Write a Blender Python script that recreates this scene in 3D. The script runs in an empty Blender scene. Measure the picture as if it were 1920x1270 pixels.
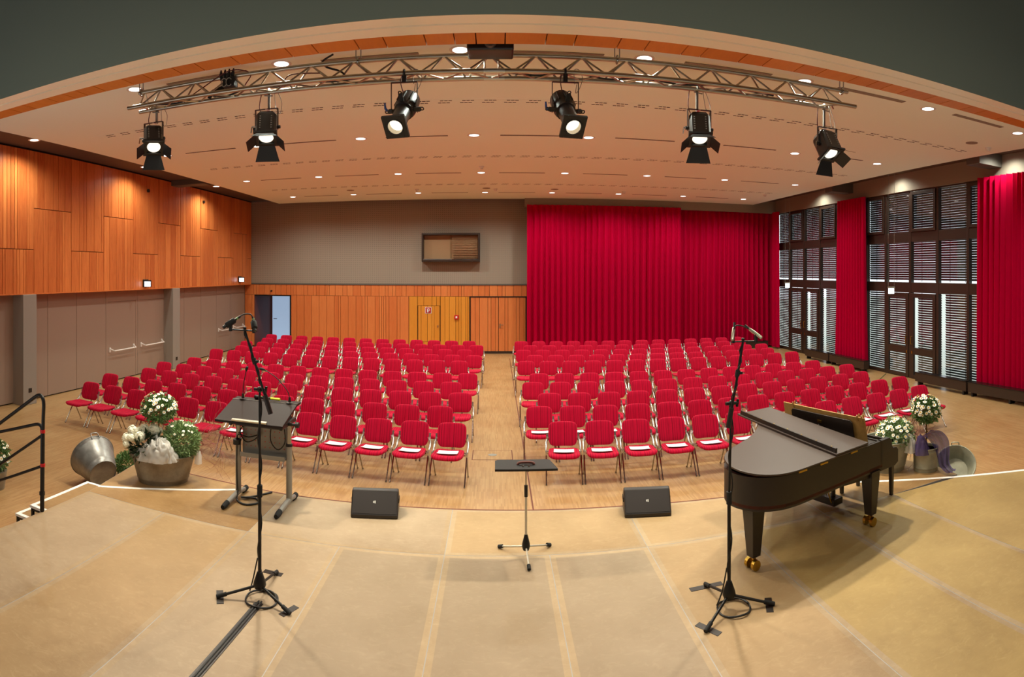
import bpy, math, random
from mathutils import Vector, Matrix
C = bpy.context.scene.collection
SC = bpy.context.scene
PI = math.pi
H = 3.1            # eye height above the hall floor
ST = 0.34          # stage height
F, CX, CY = 1110.0, 930.0, 509.0
# ---------------------------------------------------------------- camera
cd = bpy.data.cameras.new('camera'); cam = bpy.data.objects.new('camera', cd); C.objects.link(cam); SC.camera = cam
cam.location = (0, 0, H); cam.rotation_euler = (PI/2, 0, 0)
cd.type = 'PANO'; cd.panorama_type = 'CENTRAL_CYLINDRICAL'
cd.central_cylindrical_range_u_min = -CX/F; cd.central_cylindrical_range_u_max = (1920-CX)/F
cd.central_cylindrical_range_v_min = -(1270-CY)/F; cd.central_cylindrical_range_v_max = CY/F
cd.central_cylindrical_radius = 1.0
cd.clip_start = 0.05; cd.clip_end = 300
# ---------------------------------------------------------------- world, exposure
W = bpy.data.worlds.new('daylight'); SC.world = W; W.use_nodes = True
bg = W.node_tree.nodes['Background']; bg.inputs[0].default_value = (0.93, 0.96, 1.0, 1); bg.inputs[1].default_value = 1.6
SC.view_settings.view_transform = 'Standard'; SC.view_settings.look = 'None'
SC.view_settings.gamma = 1.0; SC.view_settings.use_curve_mapping = False
SC.view_settings.exposure = 0.18
DOWN_W, FRES_W, PROF_W, FILL_W = 145.0, 410.0, 150.0, 230.0
def lamp(name, kind, loc, power, color=(1, .86, .68), parent=None, aim=None, **kw):
    l = bpy.data.lights.new(name, kind); l.energy = power; l.color = color
    for k, v in kw.items(): setattr(l, k, v)
    o = bpy.data.objects.new(name, l); C.objects.link(o); o.location = loc
    if aim is not None: o.rotation_euler = (Vector(aim)-Vector(loc)).to_track_quat('-Z', 'Y').to_euler()
    if parent: o.parent = parent; o.matrix_parent_inverse = Matrix.Translation(-parent.location)
    return o
# unseen fill spots added above the stage to brighten the deck
for X in (-4.5, -1.5, 1.5, 4.5):
    lamp('added_fill_lamp', 'SPOT', (X, 0.5, 7.2), FILL_W, (1, .9, .74), aim=(X*1.15, 5.2, ST), spot_size=1.9, spot_blend=1.0, shadow_soft_size=.35)
SC.cycles.max_bounces = 10; SC.cycles.diffuse_bounces = 6; SC.cycles.glossy_bounces = 3
SC.cycles.transmission_bounces = 4; SC.cycles.transparent_max_bounces = 8
SC.cycles.sample_clamp_indirect = 4.0; SC.cycles.caustics_reflective = False; SC.cycles.caustics_refractive = False
# ---------------------------------------------------------------- sight lines
def az(x, y, z):
    p = (x-CX)/F; r = (H-z)*F/(y-CY); return Vector((r*math.sin(p), r*math.cos(p), z))
def ay(x, y, Y):
    p = (x-CX)/F; r = Y/math.cos(p); return Vector((Y*math.tan(p), Y, H+r*(CY-y)/F))
def ax(x, y, X):
    p = (x-CX)/F; r = X/math.sin(p); return Vector((X, X/math.tan(p), H+r*(CY-y)/F))
def ar(x, y, r):
    p = (x-CX)/F; return Vector((r*math.sin(p), r*math.cos(p), H+r*(CY-y)/F))
# ---------------------------------------------------------------- materials
def lin(c):
    return tuple(((v/255)/12.92 if v/255 <= .04045 else ((v/255+.055)/1.055)**2.4) for v in c)+(1,)
MATS = {}
class NT:
    def __init__(s, m): s.t = m.node_tree; s.n = s.t.nodes; s.b = s.n['Principled BSDF']
    def new(s, typ, **kw):
        n = s.n.new(typ)
        for k, v in kw.items():
            if k in n.inputs: n.inputs[k].default_value = v
            else: setattr(n, k, v)
        return n
    def link(s, a, b): s.t.links.new(a, b)
def mat(name, rgb, rough=.5, metal=0.0, spec=.5, emit=None, estr=0, alpha=None, noise=None, nscale=8, bump=0, bscale=40, sheen=0, coat=0):
    m = bpy.data.materials.new(name); m.use_nodes = True; t = NT(m); b = t.b
    b.inputs['Base Color'].default_value = lin(rgb); b.inputs['Roughness'].default_value = rough
    b.inputs['Metallic'].default_value = metal; b.inputs['Specular IOR Level'].default_value = spec
    if sheen: b.inputs['Sheen Weight'].default_value = sheen
    if coat: b.inputs['Coat Weight'].default_value = coat; b.inputs['Coat Roughness'].default_value = .25
    if emit: b.inputs['Emission Color'].default_value = lin(emit); b.inputs['Emission Strength'].default_value = estr
    if alpha is not None: b.inputs['Alpha'].default_value = alpha
    if noise:
        tc = t.new('ShaderNodeTexCoord'); nz = t.new('ShaderNodeTexNoise', Scale=nscale, Detail=6.0, Roughness=.6)
        mx = t.new('ShaderNodeMix', data_type='RGBA'); mx.inputs[6].default_value = lin(rgb); mx.inputs[7].default_value = lin(noise)
        rp = t.new('ShaderNodeMapRange'); rp.inputs[1].default_value = .35; rp.inputs[2].default_value = .65
        t.link(tc.outputs['Object'], nz.inputs['Vector']); t.link(nz.outputs[0], rp.inputs[0]); t.link(rp.outputs[0], mx.inputs[0]); t.link(mx.outputs[2], b.inputs['Base Color'])
    if bump:
        tc = t.new('ShaderNodeTexCoord'); nz = t.new('ShaderNodeTexNoise', Scale=bscale, Detail=3.0); bp = t.new('ShaderNodeBump', Strength=bump, Distance=.01)
        t.link(tc.outputs['Object'], nz.inputs['Vector']); t.link(nz.outputs[0], bp.inputs['Height']); t.link(bp.outputs[0], b.inputs['Normal'])
    MATS[name] = m; return m
def wood_mat(name, dark, light, rough=.38, gscale=(3, 3, .35), axis='Z', island=.9):
    """planks: tone by island, grain stretched along one axis"""
    m = bpy.data.materials.new(name); m.use_nodes = True; t = NT(m)
    tc = t.new('ShaderNodeTexCoord'); mp = t.new('ShaderNodeMapping'); mp.inputs['Scale'].default_value = gscale
    nz = t.new('ShaderNodeTexNoise', Scale=6.0, Detail=7.0, Roughness=.65, Distortion=.6)
    g = t.new('ShaderNodeNewGeometry'); ml = t.new('ShaderNodeMath', operation='MULTIPLY'); ml.inputs[1].default_value = island
    ad = t.new('ShaderNodeMath', operation='ADD'); dv = t.new('ShaderNodeMath', operation='MULTIPLY'); dv.inputs[1].default_value = 1/(1+island)
    mx = t.new('ShaderNodeMix', data_type='RGBA'); mx.inputs[6].default_value = lin(dark); mx.inputs[7].default_value = lin(light)
    rp = t.new('ShaderNodeMapRange'); rp.inputs[1].default_value = .25; rp.inputs[2].default_value = .75
    va = t.new('ShaderNodeVectorMath', operation='ADD'); sc = t.new('ShaderNodeVectorMath', operation='SCALE'); sc.inputs[3].default_value = 17.0
    cb = t.new('ShaderNodeCombineXYZ')
    for i in range(3): t.link(g.outputs['Random Per Island'], cb.inputs[i])
    t.link(cb.outputs[0], sc.inputs[0]); t.link(tc.outputs['Object'], mp.inputs['Vector']); t.link(mp.outputs[0], va.inputs[0]); t.link(sc.outputs[0], va.inputs[1])
    t.link(va.outputs[0], nz.inputs['Vector']); t.link(nz.outputs[0], rp.inputs[0]); t.link(g.outputs['Random Per Island'], ml.inputs[0])
    t.link(rp.outputs[0], ad.inputs[0]); t.link(ml.outputs[0], ad.inputs[1]); t.link(ad.outputs[0], dv.inputs[0]); t.link(dv.outputs[0], mx.inputs[0])
    t.link(mx.outputs[2], t.b.inputs['Base Color']); t.b.inputs['Roughness'].default_value = rough
    MATS[name] = m; return m
def parquet_mat():
    m = bpy.data.materials.new('parquet'); m.use_nodes = True; t = NT(m)
    tc = t.new('ShaderNodeTexCoord'); mp = t.new('ShaderNodeMapping'); mp.inputs['Rotation'].default_value = (0, 0, PI/2)
    br = t.new('ShaderNodeTexBrick', Scale=1.0); br.offset = .37; br.offset_frequency = 3; br.squash = 1
    br.inputs['Color1'].default_value = lin((184, 148, 103)); br.inputs['Color2'].default_value = lin((163, 125, 82)); br.inputs['Mortar'].default_value = lin((180, 134, 84))
    br.inputs['Brick Width'].default_value = .26; br.inputs['Row Height'].default_value = .021; br.inputs['Mortar Size'].default_value = .0012; br.inputs['Bias'].default_value = -.1
    nz = t.new('ShaderNodeTexNoise', Scale=1.3, Detail=5.0); mx = t.new('ShaderNodeMix', data_type='RGBA', blend_type='MULTIPLY')
    rp = t.new('ShaderNodeMapRange'); rp.inputs[1].default_value = .3; rp.inputs[2].default_value = .7; rp.inputs[3].default_value = 0; rp.inputs[4].default_value = .35
    mx.inputs[7].default_value = lin((206, 168, 128))
    t.link(tc.outputs['Object'], mp.inputs['Vector']); t.link(mp.outputs[0], br.inputs['Vector']); t.link(tc.outputs['Object'], nz.inputs['Vector'])
    t.link(nz.outputs[0], rp.inputs[0]); t.link(rp.outputs[0], mx.inputs[0]); t.link(br.outputs['Color'], mx.inputs[6]); t.link(mx.outputs[2], t.b.inputs['Base Color'])
    t.b.inputs['Roughness'].default_value = .33; t.b.inputs['Specular IOR Level'].default_value = .45
    MATS['parquet'] = m; return m
def deck_mat(name, a, b, c):
    m = bpy.data.materials.new(name); m.use_nodes = True; t = NT(m)
    tc = t.new('ShaderNodeTexCoord')
    n1 = t.new('ShaderNodeTexNoise', Scale=1.1, Detail=8.0, Roughness=.62); n2 = t.new('ShaderNodeTexNoise', Scale=9.0, Detail=6.0, Roughness=.7)
    mp = t.new('ShaderNodeMapping'); mp.inputs['Scale'].default_value = (2.5, 5, 1); n3 = t.new('ShaderNodeTexNoise', Scale=3.0, Detail=8.0, Distortion=1.5, Roughness=.7)
    m1 = t.new('ShaderNodeMix', data_type='RGBA'); m1.inputs[6].default_value = lin(a); m1.inputs[7].default_value = lin(b)
    m2 = t.new('ShaderNodeMix', data_type='RGBA'); m2.inputs[7].default_value = lin(c)
    r1 = t.new('ShaderNodeMapRange'); r1.inputs[1].default_value = .35; r1.inputs[2].default_value = .68
    r2 = t.new('ShaderNodeMapRange'); r2.inputs[1].default_value = .50; r2.inputs[2].default_value = .72; r2.inputs[4].default_value = .55
    mu = t.new('ShaderNodeMath', operation='MULTIPLY')
    for n in (n1, n2): t.link(tc.outputs['Object'], n.inputs['Vector'])
    t.link(tc.outputs['Object'], mp.inputs['Vector']); t.link(mp.outputs[0], n3.inputs['Vector'])
    t.link(n1.outputs[0], r1.inputs[0]); t.link(r1.outputs[0], m1.inputs[0]); t.link(n3.outputs[0], r2.inputs[0])
    t.link(r2.outputs[0], mu.inputs[0]); t.link(n2.outputs[0], mu.inputs[1]); t.link(mu.outputs[0], m2.inputs[0])
    t.link(m1.outputs[2], m2.inputs[6]); t.link(m2.outputs[2], t.b.inputs['Base Color'])
    n4 = t.new('ShaderNodeTexNoise', Scale=.75, Detail=9.0, Roughness=.7); r4 = t.new('ShaderNodeMapRange'); r4.inputs[1].default_value = .55; r4.inputs[2].default_value = .75; r4.inputs[4].default_value = .55
    m3 = t.new('ShaderNodeMix', data_type='RGBA', blend_type='MULTIPLY'); m3.inputs[7].default_value = lin((196, 180, 158)); t.link(tc.outputs['Object'], n4.inputs['Vector']); t.link(n4.outputs[0], r4.inputs[0]); t.link(r4.outputs[0], m3.inputs[0]); t.link(m2.outputs[2], m3.inputs[6]); t.link(m3.outputs[2], t.b.inputs['Base Color'])
    t.b.inputs['Roughness'].default_value = .5; t.b.inputs['Specular IOR Level'].default_value = .3
    MATS[name] = m; return m
def stripe_mat(name, a, b, freq):
    """upholstery: narrow darker stripes up the cloth, slightly irregular"""
    m = bpy.data.materials.new(name); m.use_nodes = True; t = NT(m)
    tc = t.new('ShaderNodeTexCoord'); sp = t.new('ShaderNodeSeparateXYZ'); t.link(tc.outputs['Object'], sp.inputs[0])
    cb = t.new('ShaderNodeCombineXYZ'); t.link(sp.outputs[0], cb.inputs[0])
    nz = t.new('ShaderNodeTexNoise', Scale=freq, Detail=1.0); t.link(cb.outputs[0], nz.inputs['Vector'])
    nb = t.new('ShaderNodeTexNoise', Scale=180.0, Detail=1.0); t.link(tc.outputs['Object'], nb.inputs['Vector'])
    r1 = t.new('ShaderNodeMapRange'); r1.inputs[1].default_value = .50; r1.inputs[2].default_value = .60; t.link(nz.outputs[0], r1.inputs[0])
    mx = t.new('ShaderNodeMix', data_type='RGBA'); mx.inputs[6].default_value = lin(a); mx.inputs[7].default_value = lin(b); t.link(r1.outputs[0], mx.inputs[0])
    bp = t.new('ShaderNodeBump', Strength=.25, Distance=.004); t.link(nb.outputs[0], bp.inputs['Height']); t.link(bp.outputs[0], t.b.inputs['Normal'])
    t.link(mx.outputs[2], t.b.inputs['Base Color']); t.b.inputs['Roughness'].default_value = .85; t.b.inputs['Specular IOR Level'].default_value = .15
    t.b.inputs['Sheen Weight'].default_value = .25; t.b.inputs['Sheen Tint'].default_value = lin((255, 120, 130))
    MATS[name] = m; return m
def dots_mat(name, base, dot, step=.075):
    m = bpy.data.materials.new(name); m.use_nodes = True; t = NT(m)
    tc = t.new('ShaderNodeTexCoord'); sp = t.new('ShaderNodeSeparateXYZ'); t.link(tc.outputs['Object'], sp.inputs[0])
    d = []
    for i in (0, 2):
        q = t.new('ShaderNodeMath', operation='PINGPONG'); q.inputs[1].default_value = step/2; t.link(sp.outputs[i], q.inputs[0])
        s = t.new('ShaderNodeMath', operation='POWER'); s.inputs[1].default_value = 2; t.link(q.outputs[0], s.inputs[0]); d.append(s)
    a = t.new('ShaderNodeMath', operation='ADD'); t.link(d[0].outputs[0], a.inputs[0]); t.link(d[1].outputs[0], a.inputs[1])
    l = t.new('ShaderNodeMath', operation='LESS_THAN'); l.inputs[1].default_value = (step*.17)**2; t.link(a.outputs[0], l.inputs[0])
    mx = t.new('ShaderNodeMix', data_type='RGBA'); mx.inputs[6].default_value = lin(base); mx.inputs[7].default_value = lin(dot); t.link(l.outputs[0], mx.inputs[0])
    t.link(mx.outputs[2], t.b.inputs['Base Color']); t.b.inputs['Roughness'].default_value = .62; t.b.inputs['Specular IOR Level'].default_value = .35
    MATS[name] = m; return m
def sheer_mat(name, rgb, a):
    m = bpy.data.materials.new(name); m.use_nodes = True; t = NT(m); out = t.n['Material Output']
    d = t.new('ShaderNodeBsdfDiffuse'); d.inputs[0].default_value = lin(rgb); tl = t.new('ShaderNodeBsdfTranslucent'); tl.inputs[0].default_value = lin(rgb)
    tr = t.new('ShaderNodeBsdfTransparent'); m1 = t.new('ShaderNodeMixShader'); m1.inputs[0].default_value = .4; m2 = t.new('ShaderNodeMixShader'); m2.inputs[0].default_value = a
    t.link(d.outputs[0], m1.inputs[1]); t.link(tl.outputs[0], m1.inputs[2]); t.link(tr.outputs[0], m2.inputs[1]); t.link(m1.outputs[0], m2.inputs[2]); t.link(m2.outputs[0], out.inputs[0])
    MATS[name] = m; return m
def glass_mat(name, tint=(235, 245, 245), refl=.05):
    m = bpy.data.materials.new(name); m.use_nodes = True; t = NT(m); out = t.n['Material Output']
    tr = t.new('ShaderNodeBsdfTransparent'); tr.inputs[0].default_value = lin(tint); gl = t.new('ShaderNodeBsdfGlossy'); gl.inputs['Roughness'].default_value = .02
    lw = t.new('ShaderNodeLayerWeight', Blend=.5); fr = t.new('ShaderNodeMath', operation='POWER'); fr.inputs[1].default_value = 2.3; t.link(lw.outputs['Facing'], fr.inputs[0])
    ad = t.new('ShaderNodeMath', operation='MULTIPLY_ADD'); ad.inputs[1].default_value = .85; ad.inputs[2].default_value = refl
    mx = t.new('ShaderNodeMixShader'); t.link(fr.outputs[0], ad.inputs[0]); t.link(ad.outputs[0], mx.inputs[0]); t.link(tr.outputs[0], mx.inputs[1]); t.link(gl.outputs[0], mx.inputs[2]); t.link(mx.outputs[0], out.inputs[0])
    MATS[name] = m; return m
mat('ceiling_white', (242, 252, 238), .8, spec=.2); mat('ceiling_dark', (88, 68, 56), .8); mat('beam_grey', (92, 84, 76), .7)
mat('lintel_grey', (114, 123, 112), .9, spec=.1); mat('champagne', (252, 248, 224), .32, metal=.0); mat('black', (22, 21, 20), .5); mat('black_gloss', (20, 18, 17), .25)
mat('satin_black', (36, 27, 22), .38, coat=.0, bump=.03, bscale=300); mat('iron_black', (26, 25, 24), .42, metal=.3); mat('rubber', (24, 24, 24), .8)
mat('fascia', (142, 128, 112), .8); mat('partition', (152, 127, 112), .55, spec=.35); mat('column_grey', (144, 132, 122), .75); mat('dark_gap', (20, 16, 14), .9)
wood_mat('cherry', (178, 80, 34), (236, 140, 74), .32); wood_mat('cherry_back', (204, 102, 48), (230, 138, 76), .4); wood_mat('amber_wood', (210, 128, 34), (232, 154, 58), .4)
wood_mat('soffit_wood', (196, 112, 36), (222, 138, 56), .45, gscale=(3, .5, 3)); wood_mat('dark_wood', (84, 34, 18), (116, 52, 30), .6)
parquet_mat(); deck_mat('deck_beige', (172, 150, 122), (152, 130, 103), (196, 174, 144)); deck_mat('deck_tan', (172, 143, 104), (152, 124, 87), (196, 170, 130)); deck_mat('deck_worn', (166, 132, 88), (138, 106, 66), (196, 166, 122))
deck_mat('deck_grey', (158, 138, 113), (142, 122, 96), (184, 164, 134)); deck_mat('deck_edge', (176, 152, 119), (152, 128, 97), (196, 174, 141)); deck_mat('deck_olive', (176, 148, 94), (154, 126, 76), (196, 170, 116)); mat('seam_metal', (170, 164, 158), .5, metal=.2); mat('white_tape', (246, 244, 240), .5)
stripe_mat('red_cloth', (192, 5, 50), (136, 3, 34), 60.0); mat('chrome', (168, 164, 156), .18, metal=1.0); mat('cast_alu', (206, 206, 202), .28, metal=1.0); mat('alu', (176, 164, 146), .32, metal=1.0)
mat('alu_silver', (196, 192, 180), .35, metal=.8); mat('grey_metal', (150, 146, 138), .45, metal=.35); mat('paper', (246, 246, 248), .7)
mat('velvet', (176, 0, 48), .9, spec=.04); mat('frame_brown', (52, 36, 28), .4); dots_mat('acoustic_grey', (156, 141, 127), (118, 104, 92))
mat('zinc', (168, 166, 162), .38, metal=.55, noise=(130, 128, 124), nscale=5); mat('zinc_warm', (150, 140, 122), .5, metal=.35, noise=(124, 112, 94), nscale=6); mat('zinc_green', (148, 148, 130), .5, metal=.35, noise=(172, 168, 146), nscale=6)
mat('leaf', (70, 104, 46), .6, noise=(124, 158, 92), nscale=30); mat('leaf_grey', (110, 146, 84), .65, noise=(172, 194, 142), nscale=25); mat('leaf_dark', (36, 56, 24), .6); mat('petal', (250, 250, 246), .7); mat('bloom', (248, 246, 226), .8, bump=.6, bscale=60)
mat('pollen', (228, 190, 40), .8); mat('stem', (120, 86, 40), .8); mat('twig', (140, 84, 76), .8); mat('soil', (60, 42, 28), .95)
sheer_mat('tulle_white', (252, 250, 246), .80); sheer_mat('tulle_violet', (104, 90, 138), .80); glass_mat('window_glass', (232, 240, 240), .06); glass_mat('booth_glass', (235, 232, 226), .03)
mat('blind', (50, 46, 44), .5, metal=.1); mat('brass', (196, 160, 70), .3, metal=1.0); mat('brown_board', (178, 140, 78), .55, noise=(158, 120, 62), nscale=12); mat('desk_brown', (38, 28, 25), .42, spec=.22); mat('lid_brown', (64, 50, 43), .42, bump=.02, bscale=400)
mat('dark_grey', (74, 72, 70), .4); mat('stage_house', (120, 112, 102), .9); mat('lens_lit', (255, 250, 240), .3, emit=(255, 246, 226), estr=1.1); mat('lamp_disc', (255, 255, 255), .4, emit=(255, 250, 240), estr=4.0); mat('sign_lit', (235, 245, 255), .4, emit=(225, 240, 255), estr=2.2)
mat('glowing_blue_pane', (170, 196, 224), .4, emit=(176, 204, 236), estr=.55); mat('red_plastic', (200, 16, 30), .45); mat('sign_red', (176, 20, 30), .5); mat('yellow_green', (206, 206, 40), .5); mat('white_plastic', (225, 223, 216), .4)
mat('push_bar', (226, 216, 210), .4); mat('silver_mic', (200, 194, 176), .3, metal=.8); mat('lawn', (214, 218, 206), .9); mat('blue_grip', (30, 70, 130), .5); mat('cable_red', (90, 28, 26), .6); mat('booth_inside', (206, 166, 132), .7); mat('oak_handle', (110, 60, 50), .45)
mat('reflector', (190, 176, 150), .25, metal=.7)
# ---------------------------------------------------------------- mesh builder
class MB:
    def __init__(s): s.v = []; s.f = []; s.mi = []; s.M = None; s.m = 0
    def add(s, vs, fs):
        o = len(s.v); M = s.M
        s.v += [tuple(M @ Vector(p)) for p in vs] if M is not None else [tuple(p) for p in vs]
        s.f += [tuple(i+o for i in f) for f in fs]; s.mi += [s.m]*len(fs); return s
    def box(s, a, b):
        x0, y0, z0 = a; x1, y1, z1 = b
        return s.add([(x0, y0, z0), (x1, y0, z0), (x1, y1, z0), (x0, y1, z0), (x0, y0, z1), (x1, y0, z1), (x1, y1, z1), (x0, y1, z1)],
                     [(3, 2, 1, 0), (4, 5, 6, 7), (0, 1, 5, 4), (1, 2, 6, 5), (2, 3, 7, 6), (3, 0, 4, 7)])
    def cbox(s, c, d): return s.box([c[i]-d[i]/2 for i in range(3)], [c[i]+d[i]/2 for i in range(3)])
    def prism(s, poly, z0, z1):
        n = len(poly)
        return s.add([(x, y, z0) for x, y in poly]+[(x, y, z1) for x, y in poly], [tuple(range(n-1, -1, -1)), tuple(range(n, 2*n))]+[(i, (i+1) % n, n+(i+1) % n, n+i) for i in range(n)])
    def beam(s, p, q, w, h, up=(0, 0, 1)):
        """bar of rectangular section from p to q"""
        p, q = Vector(p), Vector(q); d = (q-p).normalized(); u = Vector(up)
        x = d.cross(u)
        if x.length < 1e-4: x = d.cross(Vector((1, 0, 0)))
        x.normalize(); y = x.cross(d).normalized(); x = x*w/2; y = y*h/2
        return s.add([p-x-y, p+x-y, p+x+y, p-x+y, q-x-y, q+x-y, q+x+y, q-x+y], [(3, 2, 1, 0), (4, 5, 6, 7), (0, 1, 5, 4), (1, 2, 6, 5), (2, 3, 7, 6), (3, 0, 4, 7)])
    def tube(s, pts, r, n=8, cap=True, closed=False):
        pts = [Vector(p) for p in pts]; k = len(pts); rs = r if isinstance(r, (list, tuple)) else [r]*k; vs = []; fs = []; px = None
        for i, p in enumerate(pts):
            a = pts[i-1] if i > 0 else (pts[-1] if closed else p); b = pts[i+1] if i < k-1 else (pts[0] if closed else p); d = (b-a)
            d = d.normalized() if d.length > 1e-9 else Vector((0, 0, 1))
            if px is None: px = d.cross(Vector((0, 0, 1)) if abs(d.z) < .9 else Vector((1, 0, 0)))
            px = px-d*px.dot(d); px.normalize(); py = d.cross(px)
            for j in range(n): t = 2*PI*j/n; vs.append(p+(px*math.cos(t)+py*math.sin(t))*rs[i])
        for i in range(k if closed else k-1):
            for j in range(n): a = i*n+j; b = i*n+(j+1) % n; i2 = ((i+1) % k)*n; fs.append((a, b, i2+(j+1) % n, i2+j))
        if cap and not closed: fs.append(tuple(range(n-1, -1, -1))); fs.append(tuple((k-1)*n+j for j in range(n)))
        return s.add(vs, fs)
    def lathe(s, prof, n=24, c=(0, 0, 0), sx=1, sy=1, cap=True):
        vs = []; fs = []; k = len(prof)
        for r, z in prof:
            for j in range(n): t = 2*PI*j/n; vs.append((c[0]+r*sx*math.cos(t), c[1]+r*sy*math.sin(t), c[2]+z))
        for i in range(k-1):
            for j in range(n): fs.append((i*n+j, i*n+(j+1) % n, (i+1)*n+(j+1) % n, (i+1)*n+j))
        if cap and prof[0][0] > 1e-6: fs.append(tuple(range(n-1, -1, -1)))
        if cap and prof[-1][0] > 1e-6: fs.append(tuple((k-1)*n+j for j in range(n)))
        return s.add(vs, fs)
    def ball(s, c, r, n=12, m=8, sq=(1, 1, 1)):
        return s.lathe_ball(c, r, n, m, sq)
    def lathe_ball(s, c, r, n, m, sq):
        vs = []; fs = []
        for i in range(m+1):
            a = PI*i/m
            for j in range(n): t = 2*PI*j/n; vs.append((c[0]+sq[0]*r*math.sin(a)*math.cos(t), c[1]+sq[1]*r*math.sin(a)*math.sin(t), c[2]+sq[2]*r*math.cos(a)))
        for i in range(m):
            for j in range(n): fs.append((i*n+j, (i+1)*n+j, (i+1)*n+(j+1) % n, i*n+(j+1) % n))
        return s.add(vs, fs)
    def grid(s, rows):
        nu = len(rows[0]); vs = [p for r in rows for p in r]; fs = []
        for i in range(len(rows)-1):
            for j in range(nu-1): fs.append((i*nu+j, i*nu+j+1, (i+1)*nu+j+1, (i+1)*nu+j))
        return s.add(vs, fs)
    def build(s, name, mats, parent=None, smooth=None, bevel=0, world=True, kind=None, solid=0, sub=0):
        me = bpy.data.meshes.new(name); vs = s.v
        if parent is not None and world:
            L = Vector((0, 0, 0)); q = parent
            while q is not None: L = L+q.location; q = q.parent
            vs = [(p[0]-L.x, p[1]-L.y, p[2]-L.z) for p in vs]
        me.from_pydata(vs, [], s.f)
        for m in ([mats] if isinstance(mats, str) else mats): me.materials.append(MATS[m])
        if any(s.mi): me.polygons.foreach_set('material_index', s.mi)
        me.validate()
        if smooth is not None:
            me.polygons.foreach_set('use_smooth', [True]*len(me.polygons)); me.set_sharp_from_angle(angle=math.radians(smooth))
        o = bpy.data.objects.new(name, me); C.objects.link(o)
        if parent is not None: o.parent = parent
        if solid: d = o.modifiers.new('thickness', 'SOLIDIFY'); d.thickness = solid; d.offset = 0
        if bevel: b = o.modifiers.new('bevel', 'BEVEL'); b.width = bevel; b.segments = 2; b.limit_method = 'ANGLE'; b.angle_limit = .6
        if sub: d = o.modifiers.new('round', 'SUBSURF'); d.levels = sub; d.render_levels = sub
        if kind: o['kind'] = kind
        return o
def tag(o, label, cat, group=None):
    o['label'] = label; o['category'] = cat
    if group: o['group'] = group
    return o
def thing(name, label, cat, loc=(0, 0, 0), rz=0, group=None):
    o = bpy.data.objects.new(name, None); C.objects.link(o); o.location = loc; o.rotation_euler = (0, 0, rz); o.empty_display_size = .1
    return tag(o, label, cat, group)
def root_struct(name, loc=(0, 0, 0)):
    o = bpy.data.objects.new(name, None); C.objects.link(o); o.location = loc; o['kind'] = 'structure'; return o
def copy_thing(src, loc, rz=None):
    r = src.copy(); C.objects.link(r); r.location = loc
    if rz is not None: r.rotation_euler = (0, 0, rz)
    for ch in src.children:
        c = ch.copy(); C.objects.link(c); c.parent = r
        for g in ch.children: d = g.copy(); C.objects.link(d); d.parent = c
    return r
def frame(d, up=(0, 0, 1), loc=(0, 0, 0)):
    """matrix whose local -Y looks along d"""
    y = -Vector(d).normalized(); x = y.cross(Vector(up)).normalized(); z = x.cross(y)
    return Matrix(((x.x, y.x, z.x, loc[0]), (x.y, y.y, z.y, loc[1]), (x.z, y.z, z.z, loc[2]), (0, 0, 0, 1)))
def spline(pts, n=8):
    pts = [Vector(p) for p in pts]; out = []
    for i in range(len(pts)-1):
        p0 = pts[max(i-1, 0)]; p1 = pts[i]; p2 = pts[i+1]; p3 = pts[min(i+2, len(pts)-1)]
        for k in range(n):
            t = k/n; out.append(.5*((2*p1)+(p2-p0)*t+(2*p0-5*p1+4*p2-p3)*t*t+(3*p1-p0-3*p2+p3)*t**3))
    out.append(pts[-1]); return out
ORD = ['first', 'second', 'third', 'fourth', 'fifth', 'sixth', 'seventh', 'eighth', 'ninth', 'tenth', 'eleventh', 'twelfth', 'thirteenth', 'fourteenth']
rnd = random.Random(7)
# ================================================================ SETTING
XL, XW, XR, YB = -10.07, -9.77, 11.13, 22.3     # partition, wood cladding, glass wall, back wall
ZW0, ZW1, ZC, ZU, ZS = 2.59, 5.92, 5.77, 5.95, 5.48
MB().box((-12, 2.0, -.1), (XR+.05, YB+2.3, 0)).build('floor', 'parquet', kind='structure')
MB().box((XR+.05, -20, -.15), (60, 60, -.05)).build('ground', 'lawn', kind='structure')
# hall ceiling: floating white raft, dark slab above it, downstand beams
ce = MB().box((-8.37, 6.2, ZC), (10.0, 21.8, ZC+.12)).build('ceiling', 'ceiling_white', kind='structure')
MB().box((-12, 5.56, ZU+.02), (XR+1, YB+.4, ZU+.3)).build('ceiling_slab', 'ceiling_dark', kind='structure')
for i, (x0, x1) in enumerate(((XW, -8.6), (10.2, XR))):
    for j, Y in enumerate((9.8, 16.2)):
        if i == 0 and j == 0: continue
        MB().box((x0, Y-.22, 5.66 if i else 5.80), (x1, Y+.22, ZU+.02)).build('trim_%d' % (1+i*2+j), 'beam_grey', kind='structure', bevel=.01)
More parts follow.
